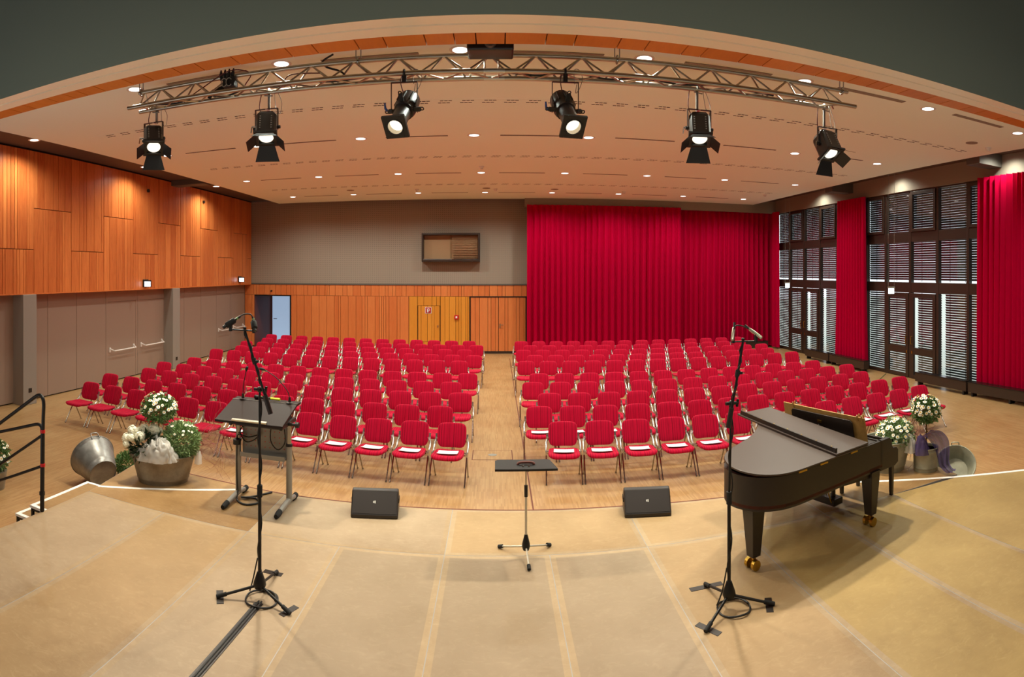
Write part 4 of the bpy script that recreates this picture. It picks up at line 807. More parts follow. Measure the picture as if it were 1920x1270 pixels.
# ================================================================ MICROPHONE STANDS
def mic_stand(label, hub, feet, top, boom, bar, mm, cable_pts, tapes, which):
    t = thing('microphone_stand', label, 'microphone stand', (hub.x, hub.y, ST), group='boom microphone stands')
    MB().lathe([(.0, -.05), (.045, -.045), (.055, -.02), (.05, .01), (.032, .06), (.024, .085), (.02, .09)], 16, hub).build('leg_hub', 'iron_black', t, smooth=45)
    for f in feet:
        h = hub+Vector((0, 0, -.02)); d = (f-h).normalized(); l = MB().tube([h+d*.03, f], .0115, 10).build('leg', 'iron_black', t, smooth=45); MB().tube([f-d*.07, f+d*.02], .017, 10).build('rubber_foot', 'rubber', l, smooth=45)
    MB().tube([hub+Vector((0, 0, .05)), Vector((hub.x, hub.y, hub.z+.8))], .015, 12).build('lower_tube', 'iron_black', t, smooth=45); MB().tube([Vector((hub.x, hub.y, hub.z+.78)), top], .0105, 12).build('upper_tube', 'iron_black', t, smooth=45)
    MB().tube([Vector((hub.x, hub.y, hub.z+.72)), Vector((hub.x, hub.y, hub.z+.82))], .023, 12).build('height_clutch', 'rubber', t, smooth=45)
    MB().ball(top, .026, 12, 8).tube([top+Vector((-.05, 0, 0)), top+Vector((.06, 0, 0))], .014, 10).tube([top+Vector((.05, 0, -.03)), top+Vector((.06, 0, .03))], .012, 8).build('swivel_joint', 'iron_black', t, smooth=45)
    MB().tube(boom, .0105, 10).build('boom_arm', 'iron_black', t, smooth=45)
    d = (boom[-1]-boom[0]).normalized(); MB().tube([boom[0]-d*.02, boom[0]+d*.14], .021, 12).build('counterweight', 'satin_black', t, smooth=45)
    mid = boom[0].lerp(boom[-1], .62); MB().tube([mid-d*.025, mid+d*.025], .02, 10).tube([mid, mid+Vector((.04, -.01, 0))], .012, 8).build('boom_clutch', 'rubber', t, smooth=45)
    MB().beam(bar[0], bar[1], .02, .012).tube([boom[-1], boom[-1]+Vector((0, 0, .03))], .014, 10).build('stereo_bar', 'iron_black', t, bevel=.002)
    hub2 = hub
    wr = []
    for i in range(40): f = i/39; wr.append(hub.lerp(top, f)+Vector((.017*math.cos(i*.55), .017*math.sin(i*.55), 0)))
    MB().tube(wr, .006, 6).build('wound_cable', 'black', t, smooth=60)
    wr = [boom[0].lerp(boom[-1], .2+.8*i/29)+Vector((.015*math.cos(i*.6), .015*math.sin(i*.6), 0)) for i in range(30)]
    MB().tube(wr, .005, 6).build('wound_cable', 'black', t, smooth=60)
    MB().tube(spline(cable_pts, 8), .0055, 8).build('cable_loop', 'black', t, smooth=60)
    c = Vector((hub.x+.03, hub.y-.03, ST+.012)); MB().tube([c+Vector((.135*math.cos(a), .135*math.sin(a), .006*math.sin(3*a))) for a in [2*PI*i/30 for i in range(31)]]+[c+Vector((.12*math.cos(a), .125*math.sin(a), .012)) for a in [2*PI*i/30 for i in range(10)]], .008, 8).tube(spline([c+Vector((-.13, .05, .02)), hub+Vector((-.06, 0, .02)), hub+Vector((-.02, 0, .2))], 5), .006, 6).build('floor_coil', 'black', t, smooth=60)
    for i, (p, q) in enumerate(tapes):
        tag(MB().beam((p.x, p.y, ST+.002), (q.x, q.y, ST+.002), .06, .003).build('tape_strip', 'satin_black'), 'black tape strip under the %s foot of the %s microphone stand' % (('left', 'rear', 'right', 'front')[i if which == 'left' else (1, 2, 3)[i]], which), 'tape', 'black tape strips on the deck')
    return t
def mic(label, tail, tip, m, r, cat='microphone', group=None, foam=False):
    t = thing('stand_microphone', label, cat, tail.lerp(tip, .5), group=group); d = (tip-tail).normalized(); L = (tip-tail).length
    if foam:
        MB().tube([tail, tail+d*L*.3, tail+d*L*.34], [r*.55, r*.55, r], 14).build('body', 'iron_black', t, smooth=45); MB().tube([tail+d*L*.3, tail+d*L*.36, tail+d*L*.78, tail+d*L*.82], [r*1.1, r*1.35, r*1.35, r*1.0], 14).build('shock_grip', 'rubber', t, smooth=45); MB().tube([tail+d*L*.8, tip], r*.75, 14).build('capsule', 'black', t, smooth=45)
        MB().tube([tail+d*L*.12, tail+d*L*.22], r*.62, 12).build('colour_ring', 'leaf_grey', t, smooth=45)['label'] = 'green ring'
    else: MB().tube([tail, tail+d*.01, tip-d*.01, tip], [r*.8, r, r, r*.85], 14).build('body', m, t, smooth=45); MB().tube([tip-d*.004, tip+d*.002], r*.7, 14).build('capsule', 'grey_metal', t, smooth=45); MB().tube([tail-d*.05, tail], r*.75, 12).build('plug', 'iron_black', t, smooth=45)
    MB().beam(tail.lerp(tip, .55)+Vector((0, 0, -.07)), tail.lerp(tip, .55), .025, .02).build('clip', 'rubber', t)
hub = ar(487, 1092, 5.0); R5 = 5.0
feet = [az(410, 1118, ST+.02), az(518, 1073, ST+.02), az(541, 1148, ST+.02)]
boom = [ar(506, 772, 4.93), ar(459, 620, 5.0)]; top = ar(492, 731, 4.99); top.x = hub.x; top.y = hub.y
bar = [ar(435, 618, 4.97), ar(482, 621, 5.0)]
mic_stand('black boom microphone stand between the lectern and the camera', hub, feet, top, boom, bar, None, [ar(446, 597, 5.0), ar(456, 590, 5.0), ar(470, 590, 5.0), ar(476, 602, 5.0)],
          [(az(412, 1108, ST), az(413, 1133, ST)), (az(495, 1071, ST), az(529, 1079, ST)), (az(527, 1155, ST), az(556, 1138, ST))], 'left')
mic('black microphone pointing left on the left stand', ar(450, 594, 5.0), ar(418, 615, 4.96), None, .019, foam=True, group='microphones on the left stand')
mic('black microphone pointing down on the left stand', ar(474, 595, 5.02), ar(478, 621, 4.93), None, .020, foam=True, group='microphones on the left stand')
ct = MB().beam(az(486, 1131, ST+.003), az(330, 1310, ST+.003), .075, .004).build('taped_cable', 'satin_black'); tag(ct, 'cable run taped flat to the deck with black tape toward the front', 'cable')
cr = MB(); a, b = az(488, 1128, ST+.008), az(332, 1308, ST+.008)
for s in (-.012, .012): cr.tube([a+Vector((s, 0, 0)), b+Vector((s, 0, 0))], .008, 6)
cr.build('cable_core', 'black', ct, smooth=60, world=False)
hub = ar(1367, 1110, 4.85); feet = [az(1324, 1096, ST+.02), az(1448, 1132, ST+.02), az(1325, 1181, ST+.02)]
boom = [ar(1366, 798, 4.78), ar(1381, 715, 4.84), ar(1393, 641, 4.88)]; top = ar(1374, 757, 4.85); top.x = hub.x+.02; top.y = hub.y; bar = [ar(1372, 641, 4.88), ar(1415, 640, 4.88)]
mic_stand('black boom microphone stand beside the tail of the grand piano', hub, feet, top, boom, bar, None, [ar(1376, 618, 4.88), ar(1380, 611, 4.88), ar(1390, 611, 4.88), ar(1402, 616, 4.88)],
          [(az(1294, 1107, ST), az(1354, 1094, ST)), (az(1440, 1122, ST), az(1444, 1149, ST)), (az(1307, 1171, ST), az(1350, 1190, ST))], 'right')
mic('slim silver microphone pointing down on the right stand', ar(1376, 615, 4.90), ar(1373, 638, 4.83), 'silver_mic', .014, group='silver microphones on the right stand')
mic('slim silver microphone pointing right on the right stand', ar(1405, 617, 4.90), ar(1428, 634, 4.84), 'silver_mic', .014, group='silver microphones on the right stand')
# ================================================================ MUSIC STAND
hub = Vector((.29, 5.72, ST+.13)); ms = thing('music_stand', 'black orchestra music stand with a flat desk at the stage centre', 'music stand', (hub.x, hub.y, ST))
MB().lathe([(.0, -.075), (.03, -.065), (.04, -.03), (.037, 0), (.022, .06), (.015, .085)], 16, hub).build('leg_hub', 'iron_black', ms, smooth=45)
for f in (az(937, 1025, ST+.02), az(1030, 1022, ST+.02), az(992, 1066, ST+.02)):
    l = MB().tube([hub+Vector((0, 0, -.03)), f], .0085, 10).build('leg', 'alu_silver', ms, smooth=45); d = (f-hub).normalized(); MB().tube([f-d*.035, f+d*.015], .018, 10).build('rubber_foot', 'rubber', l, smooth=45)
MB().tube([hub+Vector((0, 0, .08)), (hub.x, hub.y, .93)], .012, 12).build('lower_tube', 'alu_silver', ms, smooth=45); MB().tube([(hub.x, hub.y, .92), (hub.x, hub.y, 1.03)], .017, 12).build('grip', 'black', ms, smooth=45)
MB().tube([(hub.x, hub.y, 1.03), (hub.x, hub.y, 1.20)], .007, 10).ball((hub.x+.02, hub.y, 1.17), .014, 8, 6).build('upper_rod', 'chrome', ms, smooth=45)
x0, x1 = -.01+.0, .585; y0, y1 = 5.58, 5.90
MB().prism([(x0, y0), (x1, y0), (x1, y0+.06), (x1-.05, y1-.02), (x1-.07, y1), (x0+.03, y1), (x0, y1-.03)], 1.212, 1.222).build('desk', 'black', ms, bevel=.003)
MB().box((x0, y0-.004, 1.212), (x1, y0+.004, 1.232)).build('lip', 'iron_black', ms); MB().tube(spline([(.21, 5.74, 1.224), (.225, 5.745, 1.240), (.29, 5.75, 1.243), (.355, 5.745, 1.240), (.37, 5.74, 1.224)], 5), .013, 10).build('carrying_grip', 'oak_handle', ms, smooth=60)
for x in (.26, .315): MB().ball((x, 5.68, 1.226), .009, 8, 6).build('screw', 'chrome', ms, smooth=60)
# ================================================================ WEDGE LOUDSPEAKERS
def wedge(label, u, v, w):
    p = az(u, v, ST); rz = -math.atan2(p.x, p.y)*.55; t = thing('stage_monitor', label, 'loudspeaker', p, rz, group='wedge stage monitors')
    pr = [(0, 0), (.0, .04), (.14, .265), (.20, .275), (.34, .16), (.34, 0)]; n = len(pr); a = w/2
    MB().add([(-a, y, z) for y, z in pr]+[(a, y, z) for y, z in pr], [tuple(range(n)), tuple(range(2*n-1, n-1, -1))]+[(i, n+i, n+(i+1) % n, (i+1) % n) for i in range(n)]).build('cabinet', 'satin_black', t, world=False, bevel=.012)
    d = Vector((0, .14, .225)).normalized(); nn = Vector((0, -d.z, d.y))
    def q(x, s): return Vector((x, 0, .04))+d*s+nn*.004
    MB().add([q(-a+.02, .015), q(a-.02, .015), q(a-.02, .245), q(-a+.02, .245)], [(0, 1, 2, 3)]).build('grille', 'satin_black', t, world=False, solid=.006)
    e = MB()
    for k, h in enumerate((.010, .013, .015)): c = q(-.014+k*.011, .14)+nn*.004; e.add([c+Vector((-.0035, 0, 0))-d*h, c+Vector((.0035, 0, 0))-d*h, c+Vector((.0035, 0, 0))+d*h, c+Vector((-.0035, 0, 0))+d*h], [(0, 1, 2, 3)])
    e.build('emblem', 'white_plastic', t, world=False)
    for s in (-1, 1): MB().cbox((s*(a+.002), .2, .15), (.012, .12, .05)).build('side_grip', 'rubber', t, world=False, bevel=.004)
wedge('black wedge loudspeaker left of the music stand', 701.5, 973.5, .53); wedge('black wedge loudspeaker right of the music stand', 1215.5, 970.5, .53)
# ================================================================ GRAND PIANO (u toward the tail, v across from the straight side)
KO = Vector((4.25, 5.27, 0)); UU = Vector((-.957, -.29, 0)).normalized(); VV = Vector((-UU.y*-1, 0, 0))
VV = Vector((UU.y, -UU.x, 0))
pn = thing('grand_piano', 'dark brown satin grand piano with its lid flap folded back on the stage', 'piano', KO+UU*1.0+VV*.7+Vector((0, 0, ST)))
PM = Matrix(((UU.x, VV.x, 0, KO.x), (UU.y, VV.y, 0, KO.y), (0, 0, 1, 0), (0, 0, 0, 1)))
def uv(u, v, z): return PM @ Vector((u, v, z))
def pmb(): m = MB(); m.M = PM; return m
tail = [(1.62, 0), (1.78, .02), (1.92, .08), (2.03, .18), (2.09, .32), (2.09, .46), (2.03, .60), (1.93, .70), (1.80, .77), (1.62, .84), (1.42, .93), (1.22, 1.06), (1.05, 1.22), (.92, 1.37), (.80, 1.46), (.66, 1.5)]
def sm_outline(pts, n=3):
    return [(p.x, p.y) for p in spline([(a, b, 0) for a, b in pts], n)]
tl = sm_outline(tail)
body = [(.30, 0)]+tl+[(.30, 1.5)]
ZB, ZT = .925, 1.235
def shell(mb, poly, z0, z1, th):
    n = len(poly); c = Vector((sum(p[0] for p in poly)/n, sum(p[1] for p in poly)/n)); inn = []
    for i in range(n):
        a, b, d = Vector(poly[i-1]), Vector(poly[i]), Vector(poly[(i+1) % n]); n1 = Vector((-(b-a).y, (b-a).x)); n2 = Vector((-(d-b).y, (d-b).x)); bi = (n1.normalized()+n2.normalized()).normalized(); inn.append(b+bi*th)
    vs = [(p[0], p[1], z0) for p in poly]+[(p[0], p[1], z1) for p in poly]+[(p[0], p[1], z1) for p in inn]+[(p[0], p[1], z0) for p in inn]
    fs = []
    for i in range(n):
        j = (i+1) % n
        for k in range(4): fs.append((k*n+i, k*n+j, ((k+1) % 4)*n+j, ((k+1) % 4)*n+i))
    return mb.add(vs, fs)
rim = pmb(); shell(rim, body, ZB, ZT, .035); rim.build('rim', 'satin_black', pn, smooth=35)
pmb().prism([(a, b) for a, b in body], ZB+.02, ZB+.05).build('soundboard', 'dark_wood', pn)
for v0, v1 in ((0, .055), (1.445, 1.5)):
    ap = pmb(); pr = [(.34, ZB-.02), (.34, ZT), (.16, ZT), (.12, ZT-.03), (.11, ZT-.10), (.09, ZT-.13), (.02, ZT-.14), (-.01, ZT-.17), (-.01, ZB+.0), (.06, ZB-.03)]; n = len(pr)
    ap.add([(u, v0, z) for u, z in pr]+[(u, v1, z) for u, z in pr], [tuple(range(n)), tuple(range(2*n-1, n-1, -1))]+[(i, n+i, n+(i+1) % n, (i+1) % n) for i in range(n)])
    ap.build('cheek', 'satin_black', pn, bevel=.004)
pmb().box((-.01, .055, ZB-.03), (.34, 1.445, ZB+.03)).build('keybed', 'satin_black', pn, bevel=.004)
pmb().box((.14, .06, ZB+.10), (.17, 1.44, ZT-.02)).build('fallboard', 'satin_black', pn)
kb = pmb()
for i in range(52): kb.box((.0, .14+i*.0235, ZB+.04), (.145, .14+i*.0235+.0225, ZB+.075))
kb.build('white_keys', 'petal', pn); kb = pmb()
for i in range(51):
    if i % 7 not in (1, 4): kb.box((.05, .155+i*.0235, ZB+.075), (.145, .155+i*.0235+.013, ZB+.087))
kb.build('black_keys', 'black', pn)
# lid: hinged on the straight side, its far side propped a little open
UH = .57; TILT = math.radians(5.4)
lidM = PM @ Matrix.Translation((0, -.012, ZT+.006)) @ Matrix.Rotation(TILT, 4, 'X')
lid = [(UH, 0)]+[(a+.012 if a > 1.5 else a, b*1.0-(.0 if b > .1 else .0)) for a, b in tl]+[(UH, 1.525)]
m = MB(); m.M = lidM; m.prism([(a, b) for a, b in lid], 0, .018); m.build('lid', 'lid_brown', pn, bevel=.004)
m = MB(); m.M = lidM; m.prism([(UH+.005, .0), (1.10, .0), (1.10, 1.53), (UH+.005, 1.53)], .022, .040); fl = m.build('folded_lid_flap', 'lid_brown', pn, bevel=.004)
m = MB(); m.M = lidM; m.box((1.055, .03, .040), (1.08, 1.50, .085)); m.build('flap_lip', 'satin_black', fl, bevel=.003)
for k in range(7): m = MB(); m.M = lidM; m.tube([(1.067, .10+k*.21, .085), (1.067, .10+k*.21, .088)], .008, 8).build('lip_screw', 'brass', fl, smooth=40)
m = MB(); m.M = lidM; m.box((1.05, .92, .0405), (1.058, 1.06, .062)); m.build('brass_plate', 'brass', fl)
for u in (.75, 1.22, 1.52): pmb().box((u, -.008, ZT-.012), (u+.11, 0, ZT+.004)).build('hinge', 'brass', pn)
pmb().tube([(.9, 1.40, ZT-.02), (.86, 1.37, ZT+.135)], .008, 8).build('lid_prop', 'brass', pn)
# music desk and the brown board pegged behind it
md = pmb(); md.box((.30, .06, ZT-.03), (.56, 1.44, ZT-.012)); md.build('desk_shelf', 'satin_black', pn, bevel=.003)
dm = PM @ Matrix.Translation((.40, 0, ZT-.01)) @ Matrix.Rotation(-.16, 4, 'Y') @ Matrix.Diagonal((-1, 1, 1, 1))
dk = MB(); dk.M = PM @ Matrix.Translation((.43, 0, ZT-.01)) @ Matrix.Rotation(.22, 4, 'Y')
dk.add([(x, v, z) for x in (0, .016) for v, z in ((.28, 0), (1.22, 0), (1.22, .205), (1.19, .23), (.31, .23), (.28, .205))], [(0, 1, 2, 3, 4, 5), (11, 10, 9, 8, 7, 6)]+[(i, 6+i, 6+(i+1) % 6, (i+1) % 6) for i in range(6)])
dk = dk.build('music_desk', 'satin_black', pn, bevel=.004)
sb = MB(); sb.M = PM @ Matrix.Translation((.43, 0, ZT-.01)) @ Matrix.Rotation(.22, 4, 'Y')
sb.beam((.02, .77, .10), (.13, .77, -.005), .045, .012, up=(0, 1, 0)).build('desk_stay', 'satin_black', dk)
for v, z in ((.50, .02), (.77, .14), (1.06, .02)): bb = MB(); bb.M = sb.M; bb.box((.016, v-.03, z-.012), (.026, v+.03, z+.016)).build('desk_hinge', 'brass', dk)
bo = thing('music_board', 'flat brown board standing behind the black piano music desk', 'board', uv(.40, .77, ZT))
m = MB(); m.M = PM @ Matrix.Translation((.405, 0, ZT-.01)) @ Matrix.Rotation(.20, 4, 'Y'); m.box((0, .12, 0), (.012, 1.37, .275)); m.build('panel', 'brown_board', bo)
for k, v in enumerate((.155, .215, 1.20)):
    m = MB(); m.M = PM @ Matrix.Translation((.405, 0, ZT-.01)) @ Matrix.Rotation(.20, 4, 'Y'); m.beam((-.006, v, .235), (-.012, v-.005, .305), .014, .010, up=(1, 0, 0)).beam((.018, v, .235), (.024, v-.005, .305), .014, .010, up=(1, 0, 0)); m.tube([(-.004, v, .262), (.016, v, .262)], .006, 6)
    tag(m.build('clothes_peg', 'brown_board', smooth=40), 'wooden clothes peg on the brown music board, %s' % ('nearest the right edge', 'second from the right edge', 'near the left edge')[k], 'peg', 'pegs on the music board')
for k, (u, v) in enumerate(((.44, .06), (.44, 1.40), (1.93, .29))):
    c = uv(u, v, 0); m = MB(); M = Matrix.Translation(c) @ Matrix.Rotation(math.atan2(UU.y, UU.x), 4, 'Z')
    m.M = M; w0, w1 = .075, .048
    m.add([(sx*w, sy*w, z) for w, z in ((w0, ZB+.01), (w0, ZB-.05), (w1, .47), (w1*.9, .462)) for sx, sy in ((-1, -1), (1, -1), (1, 1), (-1, 1))], [(0, 1, 2, 3), (15, 14, 13, 12)]+[(q*4+i, q*4+(i+1) % 4, q*4+4+(i+1) % 4, q*4+4+i) for q in range(3) for i in range(4)])
    lg = m.build('leg', 'satin_black', pn, bevel=.006)
    m = MB(); m.M = M; m.tube([(0, 0, .47), (0, 0, .425)], .022, 10).beam((0, -.035, .405), (0, .035, .405), .03, .05)
    for s in (-.045, .045): m.tube([(.015, s-.017, ST+.048), (.015, s+.017, ST+.048)], .048, 20)
    m.tube([(.015, -.05, ST+.048), (.015, .05, ST+.048)], .012, 8); m.build('castor', 'brass', lg, smooth=40)
ly = pmb()
ly = pmb(); ly.beam((.36, .66, ZB), (.36, .66, .47), .04, .045).beam((.36, .84, ZB), (.36, .84, .47), .04, .045).box((.28, .58, .40), (.44, .92, .48)); ly = ly.build('pedal_lyre', 'satin_black', pn, bevel=.01)
m = pmb()
for v in (.69, .75, .81): m.tube([(.36, v, .42), (.24, v, .405), (.21, v, .40)], .012, 8).tube([(.38, v, .48), (.38, v, ZB)], .004, 6)
m.tube([(.44, .62, .44), (.62, .66, ZB)], .008, 6).tube([(.44, .88, .44), (.62, .84, ZB)], .008, 6); m.build('pedal', 'brass', ly, smooth=40)
m = pmb(); m.beam((.40, .05, ZB-.03), (1.75, .30, ZB-.01), .10, .06).beam((.40, 1.42, ZB-.03), (1.75, .42, ZB-.01), .10, .06).box((.35, .1, ZB-.05), (.60, 1.4, ZB+.01)); m.build('underframe', 'satin_black', pn, bevel=.006)
# bench
bp = [az(1578, 925, ST), az(1668, 930, ST)]; bc = (bp[0]+bp[1])/2; be = thing('piano_bench', 'dark piano bench mostly hidden behind the keyboard end of the piano', 'bench', bc)
M = Matrix.Translation(bc-UU*.02) @ Matrix.Rotation(math.atan2(UU.y, UU.x), 4, 'Z'); hu, hv = .165, .26
m = MB(); m.M = M; m.box((-hu-.02, -hv-.02, .40), (hu+.02, hv+.02, .46)); m.build('apron', 'satin_black', be, bevel=.005); m = MB(); m.M = M; m.box((-hu-.015, -hv-.015, .46), (hu+.015, hv+.015, .50)); m.build('cushion', 'rubber', be, bevel=.015)
for su in (-1, 1):
    for sv in (-1, 1):
        m = MB(); m.M = M; m.add([(su*hu+sx*w, sv*hv+sy*w, z) for w, z in ((.026, .40), (.018, 0)) for sx, sy in ((-1, -1), (1, -1), (1, 1), (-1, 1))], [(0, 1, 2, 3), (7, 6, 5, 4)]+[(i, (i+1) % 4, 4+(i+1) % 4, 4+i) for i in range(4)]); m.build('leg', 'satin_black', be)
# ================================================================ FLOWERS AND ZINC
def leaves(mb, c, rad, n, size, seed, up=.3, shell=.35, zmin=-1e9):
    r = random.Random(seed); c = Vector(c)
    for i in range(n):
        while True:
            d = Vector((r.gauss(0, 1), r.gauss(0, 1), r.gauss(0, 1)))
            if d.length > .1: break
        d.normalize(); q = (shell+(1-shell)*r.random()**.5); p = Vector((c.x+d.x*rad[0]*q, c.y+d.y*rad[1]*q, c.z+d.z*rad[2]*q))
        if p.z < zmin: p.z = zmin+r.random()*.03
        a = (d+Vector((r.gauss(0, .6), r.gauss(0, .6), up+r.gauss(0, .5)))).normalized(); b = a.cross(Vector((r.gauss(0, 1), r.gauss(0, 1), r.gauss(0, 1)))).normalized(); s = size*(.6+.8*r.random()); nn = a.cross(b)*s*.15
        mb.add([p, p+a*s*.45+b*s*.16+nn, p+a*s, p+a*s*.45-b*s*.16+nn], [(0, 1, 2, 3)])
    return mb
DM = [None]
def daisy_proto():
    m = MB(); vs = []
    for k in range(11):
        a = 2*PI*k/11; ca, sa = math.cos(a), math.sin(a); t = Vector((-sa, ca, 0)); e = Vector((ca, sa, 0))
        m.add([e*.005-t*.002, e*.018-t*.0055+Vector((0, 0, .003)), e*.027+Vector((0, 0, .001)), e*.018+t*.0055+Vector((0, 0, .003)), e*.005+t*.002], [(0, 1, 2, 3, 4)])
    m.m = 1; m.lathe([(.009, .001), (.0085, .005), (.005, .0075), (0, .008)], 10); return m
def daisies(t, c, rad, n, seed, scale=1.0, zlo=-.2, cam_bias=.6):
    r = random.Random(seed); c = Vector(c); L = t.location; tocam = (Vector((0, 0, H))-c).normalized(); pts = []; tries = 0
    while len(pts) < n and tries < 6000:
        tries += 1; d = Vector((r.gauss(0, 1), r.gauss(0, 1), r.gauss(0, 1))).normalized()
        if d.z < zlo+r.random()*.35: continue
        p = Vector((c.x+d.x*rad[0]*(.95+.12*r.random()), c.y+d.y*rad[1]*(.95+.12*r.random()), c.z+d.z*rad[2]*(.95+.12*r.random())))
        if any((p-q).length < .030*scale for q in pts): continue
        pts.append(p); nrm = (d+Vector((r.gauss(0, .25), r.gauss(0, .25), .35))).normalized()
        if DM[0] is None:
            o = daisy_proto().build('daisy', ['petal', 'pollen'], t, world=False); DM[0] = o
        else: o = DM[0].copy(); C.objects.link(o); o.parent = t
        s = scale*(.8+.4*r.random()); o.location = p-L; o.scale = (s, s, s); o.rotation_euler = nrm.to_track_quat('Z', 'Y').to_euler()
def tub(name, label, M, r0, r1, h, m, sy=1.0, handles=True, cat='tub', loc=None, open_in=None, soil=None):
    t = thing(name, label, cat, loc if loc is not None else M.translation)
    b = MB(); b.M = M
    b.lathe([(0, .012), (r0*.985, .012), (r0*1.0, .0), (r0*1.01, .02), (r0+(r1-r0)*.15, h*.15), (r0+(r1-r0)*.18+.004, h*.17), (r0+(r1-r0)*.21, h*.2), (r0+(r1-r0)*.85, h*.85), (r0+(r1-r0)*.87+.005, h*.87), (r0+(r1-r0)*.9, h*.9), (r1, h), (r1-.012, h-.004), (r0+(r1-r0)*.5-.008, h*.5), (r0-.008, .02), (0, .02)], 40, (0, 0, 0), 1, sy).build('wall', m, t, smooth=50)
    b = MB(); b.M = M; b.tube([(r1*math.cos(a), r1*sy*math.sin(a), h) for a in [2*PI*i/40 for i in range(40)]], .009, 8, closed=True).build('rolled_rim', m, t, smooth=60)
    if handles:
        for s in ((1, -1) if handles is True else handles):
            b = MB(); b.M = M; b.tube(spline([(s*(r1-.004), -.06, h-.05), (s*(r1+.012), -.055, h+.01), (s*(r1+.02), -.045, h+.05), (s*(r1+.02), .045, h+.05), (s*(r1+.012), .055, h+.01), (s*(r1-.004), .06, h-.05)], 4), .008, 8).build('handle', m, t, smooth=60)
    if soil: b = MB(); b.M = M; rr = r0+(r1-r0)*soil; b.lathe([(0, h*soil), (rr*.97, h*soil)], 30, (0, 0, 0), 1, sy).build('soil', 'soil', t)
    return t
# left group
TL = Vector((-4.17, 6.62, ST)); face = math.atan2(TL.y, TL.x)
tub('zinc_tub', 'large oval zinc tub full of flowers on the left stage corner', Matrix.Translation(TL) @ Matrix.Rotation(face-PI/2, 4, 'Z'), .325, .425, .36, 'zinc_warm', sy=.72, handles=(-1,), soil=.8)
sd = Vector((math.sin((295-CX)/F), math.cos((295-CX)/F), 0)); rt = Vector((sd.y, -sd.x, 0))
def L(u, v, r): return ar(u, v, r)
zt = ST+.30
c = L(298, 764, 7.86); t = thing('daisy_tree', 'round headed white daisy tree standing in the oval zinc tub', 'plant', (c.x, c.y, zt))
MB().tube(spline([(c.x-.02, c.y, zt-.02), (c.x-.01, c.y, c.z-.35), (c.x+.01, c.y, c.z-.1)], 5), .009, 8).build('stem', 'stem', t, smooth=60)
leaves(MB(), c-Vector((0, 0, .02)), (.215, .215, .17), 1500, .055, 3).build('foliage', 'leaf', t); daisies(t, c, (.235, .235, .20), 85, 4, 1.0, -.35)
c = L(264, 818, 7.78); t = thing('hydrangea', 'white hydrangea with big ball blooms at the left of the zinc tub', 'plant', (c.x, c.y, zt))
leaves(MB(), c-Vector((-.06, 0, .12)), (.20, .13, .15), 160, .12, 5).build('foliage', 'leaf_dark', t)
for k, (u, v, rr, dr) in enumerate(((250, 809, 11.5, .02), (270, 805, 10, .08), (289, 806, 11.5, .05), (262, 819, 10.5, -.06), (238, 822, 10, 0), (246, 821, 8, -.05), (237, 833, 7, -.05), (297, 808, 8, .1))):
    q = L(u, v, 7.78+dr); b = MB(); R = rr*7.8/1110; r9 = random.Random(k)
    b.ball(q, R*.86, 14, 10)
    for i in range(120):
        d = Vector((r9.gauss(0, 1), r9.gauss(0, 1), r9.gauss(0, 1))).normalized(); x = d.cross(Vector((.3, .5, .8))).normalized()*R*.2; y = d.cross(x).normalized()*R*.2; p = q+d*R*(.9+.12*r9.random()); w = d*R*.05
        b.add([p-x+w, p-y, p+x+w, p+y], [(0, 1, 2, 3)])
    b.build('bloom', 'bloom', t)
c = L(340, 826, 7.80); t = thing('daisy_bush', 'feathery green daisy bush filling the right of the oval zinc tub', 'plant', (c.x, c.y, zt))
leaves(MB(), c, (.245, .22, .235), 3600, .05, 6, shell=.5).build('foliage', 'leaf_grey', t); daisies(t, c+Vector((0, 0, .01)), (.25, .23, .245), 26, 8, .85, .35)
def cloth(name, label, fn, nu, nv, m, cat='fabric'):
    return tag(MB().grid([[fn(i/nu, j/nv) for i in range(nu+1)] for j in range(nv+1)]).build(name, m, smooth=180), label, cat)
cc = L(292, 862, 7.62); r0 = random.Random(2)
def mound(c, rad, hgt, seed, lean=0.0):
    """crumpled heap: rounded dome with sharp random creases"""
    from mathutils import noise
    def f(u, v):
        a = u*2*PI; h = (1-v**2.2); rr = v**.75
        n1 = noise.noise(Vector((math.cos(a)*1.6+seed, math.sin(a)*1.6, v*1.5))); n2 = abs(noise.noise(Vector((math.cos(a)*3.5+seed*2, math.sin(a)*3.5, v*4))))
        n3 = abs(noise.noise(Vector((math.cos(a)*8, math.sin(a)*8+seed, v*8))))
        k = 1+.26*n1+.18*(n2-.2)+.04*(n3-.2)
        return Vector((c.x+rad[0]*rr*k*math.cos(a)+lean*h, c.y+rad[1]*rr*k*math.sin(a), c.z+hgt*h*(1+.35*n1+.30*(n2-.2)+.07*(n3-.2))))
    return f
q = L(290, 850, 7.66)
cloth('tulle_cloth', 'crumpled white tulle heaped in the oval zinc tub', mound(Vector((q.x, q.y, ST+.33)), (.30, .17, 0), .27, 3, .06), 140, 40, 'tulle_white')
